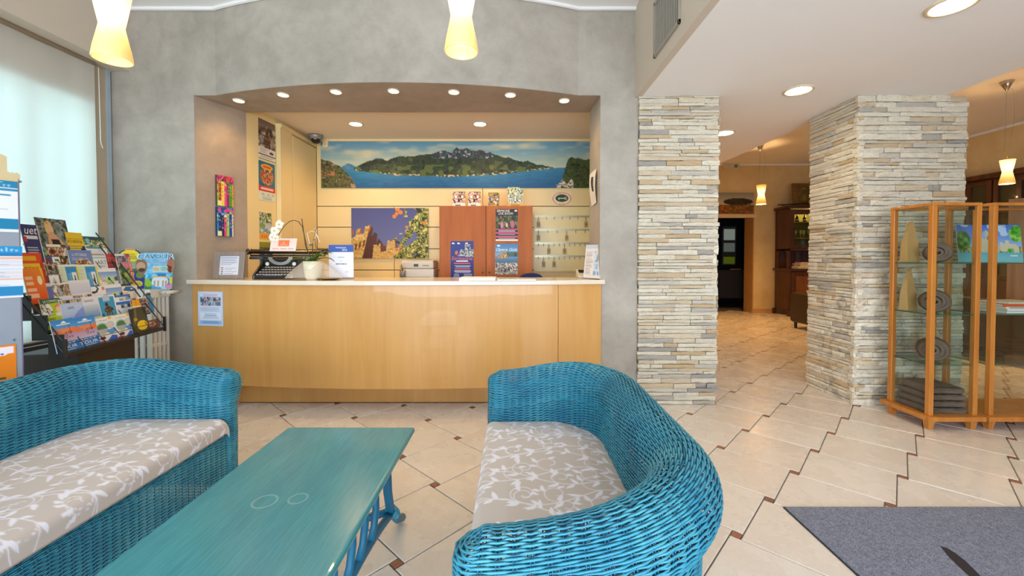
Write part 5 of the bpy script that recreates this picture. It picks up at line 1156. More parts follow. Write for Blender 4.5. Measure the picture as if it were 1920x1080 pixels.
def flat(name, label, cat, px0, px1, y0, y1, h, cv, z=ZT):
    a, b = at_z(px0, 523, z).x, at_z(px1, 523, z).x; a = at_y(px0, 522, (y0+y1)/2).x; b = at_y(px1, 522, (y0+y1)/2).x
    t = thing(name, label, cat, ((a+b)/2, (y0+y1)/2, z)); MB().box(-(b-a)/2, (b-a)/2, -(y1-y0)/2, (y1-y0)/2, 0, h).build('sheets', mat('white_paper', '#e8e2d6', .7), t, bevel=.001)
    if cv is not None: sheet('top_print', cv, b-a-.006, y1-y0-.006, .0004, loc=(0, -(y1-y0)/2+.003, h+.0007), tilt=PI/2, parent=t)
    return t
flat('paper_stack', 'thick stack of white paper on the desk below the blue poster', 'paper', 864, 930, 3.16, 3.38, .024, None)
cv = Cv(40, 30, '#e2e0d4'); cv.trect(.05, .1, .5, .9, ['#8fae9a', '#c9d2c0', '#a8b8b4'], 6, 5, 3); cv.trect(.55, .2, .95, .8, ['#b9c4c9', '#d4d9d4', '#8f9fa8'], 5, 5, 4)
flat('leaflet_stack', 'low stack of printed leaflets on the desk below the gala poster', 'leaflet', 933, 1004, 3.16, 3.36, .012, cv)
ph = thing('card_reader', 'small pale card reader beside the leaflet holder on the desk', 'device', (at_y(1090, 515, 3.66).x, 3.66, ZT)); MB().prism([(-.07, 0), (-.07, .02), (.05, .075), (.07, .07), (.07, 0)], -.04, .04, 0, 'x').build('case', mat('pale_plastic', '#cbc4ae', .4), ph, bevel=.006); MB().prism([(-.02, .046), (.03, .068), (.03, .071), (-.02, .049)], -.025, .025, 0, 'x').build('screen', M_BLACK, ph)
lh = thing('leaflet_holder', 'clear acrylic leaflet holder leaning at the end of the desk', 'holder', (at_y(1106, 525, 3.42).x, 3.44, ZT), -1.0)
MB().box(-.11, .11, .03, .033, 0, .30, 0, Matrix.Rotation(-.12, 3, 'X')).box(-.11, .11, -.03, .035, 0, .003).build('acrylic_plate', M_GLASS, lh)
cv = Cv(36, 50, '#d9d6d4'); cv.rect(.0, .0, 1, .12, '#b9c4d4'); cv.trect(.55, .2, 1, .9, ['#9ab0c9', '#c4cfd9', '#8aa0b9'], 4, 6, 3); cv.lines(.08, .2, .5, .9, 14, '#b4aaa8', .4, 3)
sheet('leaflet', cv, .2, .285, .003, (), loc=(0, .022, .006), tilt=.12, parent=lh)
# notice taped on the desk front
cv = Cv(60, 82, '#c4d4ee'); cv.rect(.06, .04, .94, .96, '#d4e0f4'); cv.trect(.1, .16, .9, .42, ['#8a9ab0', '#b4c0d2', '#4a5464', '#c9a8b4', '#6a7a90'], 9, 6, 3); cv.poly([(.1, .16), (.3, .3), (.1, .32)], '#3a6a8a'); cv.lines(.16, .075, .84, .145, 2, '#c96a7a', .55, 9, True)
cv.lines(.1, .46, .9, .58, 4, '#9aa8c9', .4, 4); cv.rect(.1, .62, .9, .82, '#dfe8f8'); cv.lines(.15, .64, .85, .80, 4, '#8a9ac4', .4, 6, True); cv.rect(.06, .84, .94, .95, '#9ac0ea'); cv.lines(.15, .86, .85, .93, 2, '#5a74a8', .4, 7, True)
q0, q1 = -2.552+.94, -2.352+.94; yq = lambda x: dy(x, 3.345, .17)+YW
a = at_y(371.5, 578, yq(q0)); b = at_y(420, 578, yq(q1)); c0_ = ((a.x+b.x)/2, (yq(a.x+.94)+yq(b.x+.94))/2-.003); z0_, z1_ = at_y(396, 611, c0_[1]).z, at_y(396, 546.5, c0_[1]).z
sheet('desk_notice', cv, b.x-a.x, z1_-z0_, .0008, (), 'pale blue printed notice taped to the front of the desk', 'notice', (c0_[0], c0_[1], z0_), rz=math.atan2(yq(b.x+.94)-yq(a.x+.94), b.x-a.x))
# ================================================================ BROCHURE RACK BY THE WINDOW
RL, RR = Vector((-2.33, 2.13, .70)), Vector((-2.51, 2.95, .70)); RW = (RR-RL).length; re1 = (RR-RL).normalized(); rn = Vector((re1.y, -re1.x, 0)); rrz = math.atan2(re1.y, re1.x)
TD, TZ, NR = .068, .103, 6
rk = thing('brochure_rack', 'black wire brochure rack with stepped rows of leaflets by the window', 'rack', RL, rrz)
# rack space: x along the front edge, y towards the window, z up
M_RK = mat('black_wire', '#141416', .4)
for r_ in range(NR):
    y, z = TD*r_, TZ*r_
    MB().box(0, RW, y+.008, y+TD+.004, z-.004, z).build('shelf', M_RK, rk)
    MB().box(-.004, 0, y+.0, y+TD, z-.03, z+.10).build('end_plate', M_RK, rk); MB().box(RW, RW+.002, y+TD-.006, y+TD, z, z+.02).build('end_plate', M_RK, rk)
    MB().tube([(-.004, y, z+(.045 if r_ == 0 else .006)), (RW+.004, y, z+(.045 if r_ == 0 else .006))], .002, 5).build('front_wire', M_RK, rk)
for x in (-.004, RW+.004):
    for dz in (.005, .065): MB().tube([(x, -.004, dz-.01), (x, TD*(NR-.1), TZ*(NR-.1)+dz)], .004, 6).build('side_rod', M_RK, rk)
    MB().box(x-.006, x+.006, -.012, .004, -.03, .075).build('corner_post', M_RK, rk, bevel=.001)
for k in range(1, 6):
    x = RW*k/6; MB().tube([(x, -.004, .0), (x, TD*5.6, TZ*5.6)], .002, 5).build('divider_rod', M_RK, rk)
MB().box(-.004, RW+.004, -.006, .008, -.02, .0).build('front_board', M_RK, rk)
MB().box(.16, .62, .05, .34, -.698, -.03).build('pedestal', mat('dark_brown_board', '#2c221d', .5), rk, bevel=.004); MB().box(.10, .68, .0, .38, -.7, -.68).build('pedestal_foot', M_RK, rk)
PW = '#e6e8f0'
def brochure(label, row, x0, x1, yt, h, cv, texts=(), tilt=.18, thick=.003, clip=None):
    tt = TD*row+.016+h*math.sin(tilt)
    p0 = RL-rn*tt; a = at_plane(x0, yt, p0, rn); b = at_plane(x1, yt, p0, rn); w_ = (b-a).length; c = (a+b)/2
    base = c+rn*(h*math.sin(tilt)); zb = c.z-h*math.cos(tilt); fl = .70+TZ*row+.001
    if zb < fl: h = (c.z-fl)/math.cos(tilt); zb = fl; base = c+rn*(h*math.sin(tilt))
    d = base-RL; along = d.dot(re1); 
    return sheet('brochure', cv, w_, h, thick, texts, label, 'brochure', (base.x, base.y, zb), tilt=tilt, rz=rrz, group='brochures in the wire rack', clip=clip)
# back row
cv = Cv(56, 60, '#4a504e'); cv.tex(cv.y < 2, ['#2f3836', '#4f5a56', '#6f7a76', '#8f9a98', '#3a4442'], 9, 10, 71); cv.ell(.42, .3, .10, .13, '#d9b48f'); cv.tex(((cv.x-.38)/.12)**2+((cv.y-.26)/.2)**2 < 1, ['#d9b878', '#c49a5c'], 9, 9, 5); cv.ell(.44, .28, .07, .10, '#dcb598'); cv.poly([(.33, .42), (.5, .40), (.62, .5), (.85, .75), (.78, .88), (.6, .66), (.55, .74), (.4, .72), (.42, .98), (.30, .95), (.28, .6)], '#cf9f7c'); cv.poly([(.38, .56), (.62, .56), (.7, .82), (.6, 1), (.44, 1), (.4, .8)], '#1c1a1f')
brochure('magazine with a seated blond woman in a dark dress on its cover', 5, 63, 122, 410, .29, cv)
cv = Cv(30, 44, '#e0c02a'); cv.rect(0, .58, 1, 1, '#2a3a6a'); cv.lines(.1, .6, .9, .78, 2, '#d9c040', .6, 3); cv.lines(.15, .8, .95, .95, 2, '#e8d040', .6, 4); cv.rect(0, .27, 1, .285, '#b09018')
brochure('yellow boat rental leaflet with black lettering in the back row', 5, 121, 152.5, 436, .21, cv, [('ATS RENTAL', .47, .40, .13, '#22222c', .9)])
cv = Cv(36, 36, PW); cv.trect(0, 0, 1, .62, ['#2f5a3a', '#5f8a4a', '#8aa86a', '#c9c4a8', '#3a5a54', '#e0d9c9'], 10, 8, 17); cv.trect(0, 0, 1, .2, ['#2a4a54', '#3f6a6a'], 5, 2, 3); cv.ell(.2, .25, .09, .13, '#7ac4d9'); cv.lines(.1, .55, .7, .62, 1, '#3a9ac4', .9)
brochure('leaflet with a green hillside photo at the end of the back row', 5, 154, 195, 444, .2, cv)
# fifth row
cv = Cv(34, 60, '#26306f'); cv.grad(0, .75, 1, 1, '#26306f', '#8a86a8'); cv.rect(.93, 0, 1, 1, '#e4e0e4'); cv.lines(.15, .45, .8, .75, 6, '#c9cce0', .35, 4); cv.rect(.1, .24, .85, .3, '#d9dcea'); cv.ell(.15, .31, .1, .06, '#b52c3a')
brochure('dark blue magazine with white script title at the near end of the rack', 4, 36, 69, 421, .29, cv, [('uet', .55, .13, .13, '#f0f0f4', .75, .3)])
cv = Cv(50, 60, '#3f5a4a'); cv.trect(0, 0, .35, .4, ['#3f7a5a', '#6fa88a', '#2c5a54'], 8, 8, 8); cv.rect(.28, 0, .8, .1, '#ece4d4'); cv.trect(.25, .12, 1, .42, ['#d9b090', '#3a2c2a', '#c9b49a', '#8a4a34', '#e4d9c9'], 7, 5, 9); cv.ell(.45, .27, .13, .1, '#7a3a24'); cv.ell(.45, .27, .05, .05, '#1a1414'); cv.rect(0, .45, .4, .72, '#2f5aa8'); cv.ell(.2, .58, .12, .09, '#8a2c2c'); cv.trect(.55, .42, 1, .75, ['#8a8a3a', '#4a3a24', '#c9b08a'], 6, 5, 10); cv.rect(.38, .45, .66, .72, '#e9ecee'); cv.rect(.46, .54, .6, .6, '#5a6468'); cv.trect(0, .75, 1, 1, ['#4a4a54', '#8a8a8f', '#c9b49a'], 6, 4, 11)
brochure('magazine cover made of close-up eyes in the second row from the back', 4, 71, 122, 458, .27, cv)
cv = Cv(40, 30, '#6f8ac4'); cv.tex(((cv.x-.55)/.42)**2+((cv.y-.9)/.5)**2 < 1, ['#9a6a2c', '#4a3424', '#c9944a', '#e0d9d4', '#2a2424'], 9, 7, 12); cv.ell(.5, .95, .16, .3, '#a8b9d9')
brochure('blue leaflet with a white heading above brown flowers', 4, 126, 170, 469, .17, cv, [('IL VITTORIALE', .45, .22, .13, '#e4e8f4', .62), ('DEGLI ITALIANI', .45, .42, .12, '#d4daf0', .68)])
cv = Cv(30, 36, PW); cv.rect(0, .0, 1, .1, '#d4d4d9'); cv.rect(0, .18, 1, .22, '#6ab4b4'); cv.lines(.3, .7, .7, .74, 1, '#8aa8a8', .8)
brochure('white leaflet with a teal line and teal lettering', 4, 170, 203, 478, .18, cv, [('ARTI', .55, .48, .26, '#3f8a8f', .6)])
cv = Cv(26, 40, '#b5282c'); 
for i in range(6): cv.rect(0, .12+.14*i, 1, .135+.14*i, '#d98a84')
for i in range(4): cv.rect(.2+.2*i, 0, .215+.2*i, 1, '#d98a84')
cv.rect(.9, 0, 1, 1, '#f0dcd8')
brochure('red leaflet with a pale grid beside the garden booklet', 4, 197, 216, 476, .18, cv)
# fourth row
cv = Cv(36, 44, '#d9481f'); cv.grad(0, .3, 1, 1, '#e8a01f', '#d9481f'); cv.rect(0, .28, .8, .55, '#eac02a'); cv.rect(0, .1, .7, .2, '#e0a820'); cv.poly([(.8, .3), (1, .1), (1, 1), (.85, 1)], '#b52c1f')
brochure('orange and yellow boat leaflet behind the standing board', 3, 38, 76, 474, .22, cv, [('RENT BOAT', .36, .42, .13, '#a8281c', .7)])
cv = Cv(28, 40, '#6a5a54'); cv.trect(0, 0, 1, .5, ['#4a4440', '#8f7a64', '#c9b49a', '#2a2624', '#7a8490'], 6, 6, 14); cv.ell(.45, .2, .14, .08, '#22201f'); cv.rect(.2, .45, .85, .85, '#e9ebf0'); cv.poly([(.35, .75), (.52, .52), (.7, .75)], '#b9c0c4'); cv.rect(0, .45, .18, 1, '#6a3444'); cv.rect(.2, .86, .85, 1, '#b58f6a')
brochure('leaflet with a cat eye above a white square card', 3, 79, 107, 492, .2, cv)
for x0, x1, lb in ((105, 144.5, 'first'), (143.5, 180, 'second')):
    cv = Cv(40, 40, '#cfdcc9'); cv.rect(0, 0, 1, .08, '#e9ece4'); cv.rect(.38, .1, .9, 1, '#2f8fd0'); cv.rect(.9, .08, 1, 1, '#d9d93a'); cv.rect(.62, .32, .86, .9, '#e6eaee'); cv.poly([(.71, .85), (.71, .6), (.73, .42), (.76, .42), (.78, .6), (.78, .85)], '#26342c'); [cv.rect(.44+.09*i, .35, .48+.09*i, .9, '#7ac0ea') for i in (0, 1)]; cv.lines(.05, .2, .3, .95, 9, '#b4c9a8', .4, 5)
    brochure(f'blue leaflet with a dark bottle on white, {lb} of the two side by side', 3, x0, x1, 496, .19, cv)
def wave(seed): 
    cv = Cv(40, 34, PW); cv.grad(0, .22, 1, .7, '#7a9fdc', '#c4d4ec'); cv.poly([(0, .3), (.2, .62), (.6, .75), (1, .5), (1, .62), (.6, .88), (.15, .75)], '#e6a83a'); cv.poly([(.0, .4), (.2, .72), (.6, .85), (1, .62), (1, 1), (0, 1)], '#dfe6f0'); cv.rect(.4, .46, .78, 1, '#b9dca0'); cv.ell(.55, .6, .06, .08, '#3a5a3a'); cv.lines(.45, .74, .74, .92, 2, '#8ab48a', .4, seed); cv.poly([(.8, .55), (1, .45), (1, .75), (.85, .72)], '#54606f'); return cv
brochure('leaflet with an orange wave and a green note, the upper one', 3, 179, 216, 503, .18, wave(2))
cv = Cv(30, 66, '#4a6a3a'); cv.trect(0, .0, .8, .28, ['#6a4a7a', '#8a9a8a', '#7a3a8a', '#4a6a54'], 4, 5, 3); cv.trect(0, .28, .8, .55, ['#d97a9a', '#4a7a3a', '#e0a0b4', '#7a9a5a', '#3a5a34'], 5, 6, 4); cv.trect(0, .55, .8, 1, ['#3a5a34', '#6f8f3a', '#a8b44a', '#24402a', '#8a9a8a'], 5, 7, 5); cv.rect(.76, 0, 1, 1, '#c5302c'); cv.rect(0, 0, .6, .07, '#d9dce0')
bh = brochure('tall garden booklet with flower beds and a red edge', 3, 216, 241.5, 476, .30, cv)
# the vertical title on its red edge
v_, f_ = text_geo('HELLER GARDEN'); 
def vtitle(o, s_, wfrac, cx, col):
    me = o.data; w_ = max(v.co.x for v in me.vertices)*2; h_ = max(v.co.z for v in me.vertices); v, f = text_geo(s_); ex = v.max(0)-v.min(0); k1, k2 = h_*.86/ex[0], w_*wfrac/ex[1]
    tm = MB().add([((cx-.5)*w_-y*k2, -.0007, h_*.46+x*k1) for x, y in v], f).build('title', mat('title_white', '#f4ece8', .5), o)
vtitle(bh, 'HELLER GARDEN', .17, .885, 0)
# third row
cv = Cv(36, 34, '#e2711f'); cv.grad(0, 0, 1, 1, '#e88a2a', '#d9501f'); cv.ell(.75, .35, .11, .13, '#f0e0c4'); cv.lines(.05, .2, .6, .85, 4, '#f0c0a0', .55, 6); cv.poly([(.85, 0), (1, .5), (.95, 1), (1, 1), (1, 0)], '#e6c020')
brochure('orange leaflet with a pale round seal near the board', 2, 40, 78, 503, .19, cv)
cv = Cv(40, 30, '#5a3a2c'); cv.rect(0, 0, 1, .12, '#c9d2c0'); cv.trect(0, .12, .62, 1, ['#4a2c22', '#6a4434', '#8a6a58'], 6, 5, 8); cv.rect(.62, .12, 1, 1, '#5a6fb4'); cv.ell(.68, .25, .06, .08, '#d9b49a'); cv.ell(.45, .2, .05, .07, '#d9b49a'); cv.trect(.1, .7, .8, 1, ['#c9b9b4', '#6a4a44'], 6, 3, 9)
brochure('brown leaflet with people in costume, third row from the front', 2, 50, 95, 532, .17, cv)
cv = Cv(40, 34, PW); cv.trect(0, .06, 1, .5, ['#a8b4bc', '#4a4440', '#c9b49a', '#8a7a6a', '#e0e0e0'], 7, 4, 10); cv.poly([(.1, .62), (.45, .58), (.5, 1), (.2, 1)], '#7ab82a'); cv.ell(.35, .85, .08, .1, '#e0c020'); cv.ell(.72, .8, .07, .12, '#8ac49a'); cv.ell(.86, .8, .07, .12, '#8ac49a')
brochure('leaflet with a wooden boat above a green corner', 2, 90, 131, 531, .17, cv)
cv = Cv(38, 36, '#dfe2ec'); cv.grad(0, .12, 1, .5, '#d4d9e8', '#c4cce0'); cv.trect(.06, .55, .95, .95, ['#4a3a34', '#c9b9b4', '#e0dcd9', '#8a7a74', '#c98a8a', '#e9e4e0'], 9, 5, 15); cv.ell(.87, .75, .08, .16, '#b52c2c')
brochure('pale leaflet with a small figure in red at its lower corner', 2, 128, 166.5, 525, .17, cv)
cv = Cv(30, 34, PW); cv.poly([(0, .3), (.4, .26), (.5, .12), (.42, .02), (.5, .0), (.6, .14), (.45, .36), (0, .4)], '#2a2c34'); cv.ell(.85, .15, .1, .1, '#d98a6a'); cv.rect(.8, .5, .86, .8, '#6a8ac4')
brochure('white leaflet with a thin black curve, beside the wave leaflet', 2, 165, 196, 537, .16, cv)
brochure('leaflet with an orange wave and a green note, the lower one', 2, 191, 226, 533, .17, wave(4))
cv = Cv(34, 34, '#e4dcd4'); cv.poly([(.1, .3), (.3, .04), (.7, .08), (.95, .35), (.6, .42)], '#2f6a9a'); cv.ell(.62, .22, .05, .06, '#f0f4f8'); cv.poly([(.0, .5), (.4, .42), (.3, .8), (0, .9)], '#d9c4b0')
brochure('pale leaflet with a dark blue cap in the third row', 2, 226, 256, 536, .17, cv)
# second row
cv = Cv(40, 54, '#a8c42a'); cv.rect(0, 0, 1, .14, '#2a5a3a'); cv.tex(((cv.x-.25)/.28)**2+((cv.y-.34)/.2)**2 < 1, ['#e4e4e0', '#2a2a2a', '#c4c4c0'], 11, 9, 5); cv.ell(.8, .26, .15, .07, '#d98a5a'); cv.ell(.82, .36, .13, .1, '#e8c4a8'); cv.poly([(.62, .44), (1, .44), (1, .54), (.68, .54)], '#d9dce0'); cv.rect(0, .54, 1, .56, '#c4d44a'); cv.rect(0, .9, 1, 1, '#2a6a34')
brochure('lime green animal park leaflet with a white tiger and a ranger', 1, 73, 111, 560, .21, cv, [('LE CORNELLE', .55, .075, .07, '#f0f4ec', .78), ('UOMO', .33, .62, .08, '#1f3a1f', .46), ('E NATURA', .5, .73, .08, '#1f3a1f', .82)])
cv = Cv(44, 40, '#b4c9ee'); cv.trect(0, .04, 1, .16, ['#3a3a3a', '#c9b48a', '#8a7a5a'], 10, 2, 6); cv.grad(0, .2, 1, 1, '#b9cdf0', '#9ab4e8'); cv.poly([(0, .8), (.35, .72), (.7, .45), (1, .32), (1, 1), (0, 1)], '#7f9ae0'); cv.lines(.3, .27, .6, .34, 1, '#8aa0cc', .8, 3)
brochure('light blue leaflet with hazy mountains in the second row', 1, 110, 152, 560, .18, cv)
cv = Cv(34, 40, '#d9dfea'); cv.grad(0, .3, 1, .75, '#c4d0e4', '#6f9ac4'); cv.lines(.2, .12, .8, .2, 1, '#a8b4cc', .8, 3); cv.tex(cv.inside([(.05, .62), (.5, .85), (.95, .98), (.95, 1), (0, 1)]), ['#5a4034', '#8a4a2c', '#c9a44a', '#3a3434'], 8, 6, 7)
brochure('leaflet with a calm lake at dusk above a dark shore', 1, 149, 181, 556, .19, cv)
cv = Cv(38, 44, PW); cv.rect(.16, .06, .92, .92, '#3a9ac9'); cv.rect(.36, .03, .7, .22, '#b4c4e0'); cv.tex(((cv.x-.56)/.22)**2+((cv.y-.56)/.13)**2 < 1, ['#4a3424', '#8a6a4a', '#2a1f1a', '#c9b49a'], 7, 6, 8); [cv.rect(x, .64, x+.05, .86, '#5a4434') for x in (.42, .52, .66)]; cv.ell(.5, .36, .08, .08, '#3a2a20')
brochure('white leaflet with a brown animal on a bright blue field', 1, 177, 213.5, 554, .19, cv)
cv = Cv(32, 44, '#dfe6f2'); 
for y in (0, .3): cv.rect(0, y, 1, y+.1, '#2f6fc4'); cv.trect(.3, y+.1, 1, y+.26, ['#2a3a44', '#8a9aa8', '#c9d2d9'], 5, 3, 4)
cv.ell(.75, .75, .16, .08, '#6a4434'); cv.rect(.05, .9, .5, 1, '#2f6fc4')
brochure('blue and white striped leaflet behind the bottle leaflet', 1, 212, 243, 553, .2, cv)
cv = Cv(34, 48, '#2f86c9'); cv.trect(0, .06, .78, 1, ['#c9b49a', '#3a4a7a', '#6a3a2c', '#e6e0d4', '#24243a', '#8a6a4a'], 9, 12, 9); cv.rect(.2, 0, .7, .06, '#e9ecf0')
brochure('bright blue leaflet with a mosaic of small photos', 1, 247, 283, 557, .22, cv)
# front row
for x0, x1, yt, lb in ((93, 136, 599, 'blue boat tour leaflet at the near end of the front row'), (133, 176, 594, 'blue boat tour leaflet, the second one in the front row')):
    cv = Cv(42, 60, '#2a86d9'); cv.grad(0, 0, 1, .28, '#2f86dc', '#4fa0e4'); cv.grad(0, .28, 1, .7, '#e8864a', '#c9b4c4', None); cv.poly([(0, .2), (.4, .4), (.0, .42)], '#7a8ad4'); cv.poly([(.1, .3), (.5, .44), (1, .25), (1, .45), (0, .5)], '#e2804a'); cv.grad(0, .46, 1, .72, '#b494c9', '#c9bcd0'); [cv.ring(x, .5, .045, .1, .3, '#4a4a6a') for x in (.55, .68, .8)]; cv.rect(.74, .2, .755, .5, '#3a3a54'); cv.rect(0, .70, 1, 1, '#2a7fd4'); cv.poly([(.4, .14), (.5, .07), (.6, .07), (.7, .14)], '#eaf2fa'); cv.lines(.2, .15, .85, .19, 1, '#dcebf8', .8, 3, True); cv.lines(.3, .95, .9, .97, 1, '#c4dcf0', .7, 3)
    brochure(lb, 0, x0, x1, yt, .225, cv, [('BOAT', .52, .775, .085, '#f4f6fa', .7), ('TOUR', .52, .875, .095, '#f4f6fa', .8)])
for x0, x1, yt, lb in ((172, 211, 594, 'white campsite leaflet with round photos, left of its twin'), (211, 243.5, 588, 'white campsite leaflet with round photos beside the bottle leaflet')):
    cv = Cv(40, 54, '#e6e8ea'); cv.rect(0, 0, 1, .03, '#a8c46a'); cv.ell(.8, .1, .08, .06, '#e8b44a'); cv.ell(.36, .48, .3, .24, '#8ac4c4'); cv.ell(.36, .48, .24, .19, '#4f7a3a'); cv.grad(.1, .5, .64, .68, '#8ab4e0', '#d9a88a', ((cv.x-.36)/.25)**2+((cv.y-.48)/.2)**2 < 1); cv.ell(.76, .38, .2, .14, '#9ad0d4'); cv.ell(.76, .38, .15, .1, '#d9c4c4'); cv.poly([(.5, .6), (.95, .5), (1, .7), (.7, .76)], '#5f9ae0'); cv.rect(0, .75, 1, 1, '#e4e8f2'); cv.ell(.3, .86, .14, .07, '#4a3040'); cv.poly([(.5, 1), (.75, .8), (1, .86), (1, 1)], '#3a6ad4'); cv.rect(.05, .95, .4, 1, '#d9607a')
    brochure(lb, 0, x0, x1, yt, .22, cv, [('La Quiete', .4, .15, .06, '#5a7a8a', .55)])
cv = Cv(40, 70, '#2b2a1c'); cv.rect(0, 0, 1, 1, '#2b2a1c'); cv.poly([(.3, 0), (.75, 0), (.77, .2), (.28, .2)], '#e0a020'); cv.rect(.49, 0, .52, .2, '#b57a14'); cv.rect(.28, .2, .78, .25, '#e6dcc4'); cv.poly([(.30, .25), (.76, .25), (.80, .45), (.98, .65), (1, 1), (.1, 1), (.1, .65), (.26, .45)], '#4a4524'); cv.poly([(.36, .25), (.44, .25), (.4, .5), (.25, .75), (.2, .7)], '#6f6a3a'); cv.ell(.62, .8, .3, .15, '#e8c81f'); cv.ell(.3, .6, .1, .05, '#a89a2a')
brochure('tall leaflet showing a sparkling wine bottle with a yellow neck', 0, 236, 268, 562, .27, cv, clip=lambda x, y: (y > .26) | ((x > .26) & (x < .8)))
cv = Cv(34, 40, '#6a4028'); cv.ell(.5, .5, .42, .46, '#8a5a3a'); cv.ell(.5, .55, .36, .38, '#5a3420'); cv.tex(((cv.x-.5)/.28)**2+((cv.y-.5)/.3)**2 < 1, ['#8a5a3c', '#4a2c1c', '#c9a08a', '#6a4430'], 7, 7, 4); cv.ell(.45, .3, .06, .06, '#e6c4c9')
brochure('square brown leaflet at the far end of the front row', 0, 267, 298, 600, .15, cv)

# ---- standing board with papers, at the near end of the rack
bp = Vector((-2.305, 1.925, 0)); bd = Vector((.48, .877, 0)).normalized(); bnn = Vector((bd.y, -bd.x, 0)); brz = math.atan2(bd.y, bd.x)
sb = thing('standing_board', 'beige and grey standing board with pinned papers beside the brochure rack', 'board', bp, brz)
def bz(py): return at_plane(40, py, bp, bnn).z
def bxx(px, py=450): return (at_plane(px, py, bp, bnn)-bp).dot(bd)
z1, z2, z3 = bz(336), bz(327), bz(298)
top = [(-.75, .02), (0, .02), (0, z1), (bxx(40.5), z1), (bxx(40.5), z2)]
k = 6
for i in range(k): x = bxx(40.5)+(bxx(17)-bxx(40.5))*(i+.5)/k; top += [(x, z2+(.006 if i % 2 else 0))]
top += [(bxx(17), z2+.006), (bxx(17), z3)]
for i in range(6): top += [(bxx(17)-.02*(i+.5), z3+(.007 if i % 2 == 0 else .014))]
top += [(-.75, z3+.02)]
MB().prism(top, .0, .022, 0, 'y').build('board_panel', mat('sand_board', '#cbb88c', .6, var=.05), sb)
MB().box(-.75, -.003, -.004, 0, .02, bz(386)).build('metal_sheet', mat('grey_sheet', '#9aa3b0', .35, .2), sb)
MB().box(-.76, .006, -.03, .06, 0, .02).build('board_foot', mat('grey_sheet', '#9aa3b0', .35, .2), sb); MB().box(0, .003, 0, .022, .02, z1).build('edge_strip', mat('violet_edge', '#6a6ab0', .4), sb)
for px, py in ((37, 341), (27, 636), (27, 655)): MB().lathe([(.001, -.008), (.005, -.007), (.006, -.004), (.006, 0)], 10, (bxx(px, py), -.004, bz(py)), 0, Matrix.Rotation(-PI/2, 3, 'X') @ Matrix.Diagonal((1, 1, -1))).build('pin', M_CHROME, sb)
def pin_sheet(label, cv, px1, wd, y0, y1, texts=(), name='pinned_paper'):
    z0, z1_ = bz(y1), bz(y0); c = bp+bd*(bxx(px1, (y0+y1)/2)-wd/2)+bnn*.0065
    return sheet(name, cv, wd, z1_-z0, .0006, texts, label, 'paper', (c.x, c.y, z0), rz=brz, group='papers on the standing board')
def skyline(cv, x0, y0, w_, h, c):
    for i, q in enumerate((.3, .5, .9, .8, .6, .95, .5, .4)): cv.rect(x0+w_*i/8, y0+h*(1-q), x0+w_*(i+.35)/8, y0+h, c); cv.rect(x0+w_*i/8, y0+h*(1-q), x0+w_*(i+.8)/8, y0+h*(1-q)+.012, c)
cv = Cv(60, 64, '#dfe3ec'); cv.rect(0, 0, 1, .14, '#1f7fa8'); skyline(cv, .55, .03, .38, .09, '#8fc0d4'); cv.rect(0, .16, 1, .20, '#2a86ac'); cv.rect(0, .26, .92, .29, '#2a86ac'); cv.lines(.05, .34, .9, .68, 10, '#b4bccb', .3, 5); cv.rect(0, .74, 1, .93, '#1f7fa8'); cv.lines(.1, .76, .7, .9, 4, '#6ab0c9', .4, 4); cv.ell(.6, .965, .03, .015, '#4a6a9a')
pin_sheet('white sheet with teal bands, the upper one on the standing board', cv, 33, .27, 342, 436)
cv = Cv(64, 66, '#dfe2ea'); cv.rect(0, 0, 1, .13, '#2a8fc4'); skyline(cv, .6, .02, .36, .09, '#a8d4ea'); cv.rect(0, .14, 1, .19, '#2a78b4'); cv.rect(.1, .21, 1, .25, '#e6b49a')
for i in range(5): cv.rect(0, .28+.07*i, 1, .33+.07*i, ['#cfd4de', '#d9d0d0'][i % 2]); cv.lines(.05, .28+.07*i, .9, .33+.07*i, 2, '#aab4c4', .35, i)
cv.rect(0, .62, 1, .65, '#e6b49a'); cv.lines(.05, .67, .9, .76, 3, '#b4bccb', .35, 9); cv.rect(0, .78, 1, .95, '#2a86bc'); cv.lines(.1, .8, .8, .93, 3, '#7ab8dc', .4, 3)
pin_sheet('white sheet with blue head and timetable, the middle one on the board', cv, 42, .30, 462, 557)
cv = Cv(50, 50, '#e0801f'); cv.rect(0, .06, .95, .24, '#e9dfe2'); cv.ell(.82, .24, .06, .045, '#e9dfe2'); cv.ell(.82, .235, .03, .022, '#3a4a9a'); cv.lines(.0, .36, .85, .66, 4, '#f0d4b4', .5, 5); cv.lines(0, .7, .8, .8, 2, '#f0a890', .4, 6); cv.rect(.1, .85, .85, .89, '#4a4a34')
pin_sheet('orange flyer pinned low on the standing board', cv, 30, .24, 643, 712)

# ================================================================ RADIATOR AND WHAT STANDS ON IT
rd = thing('radiator', 'cream white column radiator under the leaflet displays', 'radiator', (-2.77, 3.235, 0)); M_RAD = mat('radiator_white', '#dcdad2', .35, var=.02, coat=.2)
RS = None
for k in range(8):
    m = MB(); x = -.0
    m.box(x-.022, x+.022, -.095, .095, .885, .955).box(x-.022, x+.022, -.095, .095, .10, .165)
    for j in range(5): m.prism([(x+.020*math.cos(a), -.078+.039*j+.0135*math.sin(a)) for a in np.linspace(0, 2*PI, 11)[:-1]], .16, .89)
    m.box(x-.016, x+.016, -.086, .086, .50, .53)
    if RS is None: RS = m.build('section', M_RAD, rd, bevel=.01); RS.location = (-.025, 0, 0)
    else: link_copy(RS, rd, (-.025-.055*k, 0, 0))
for x in (-.05, -.38): MB().box(x-.01, x+.01, -.03, .1, .0, .11).build('bracket', M_RAD, rd)
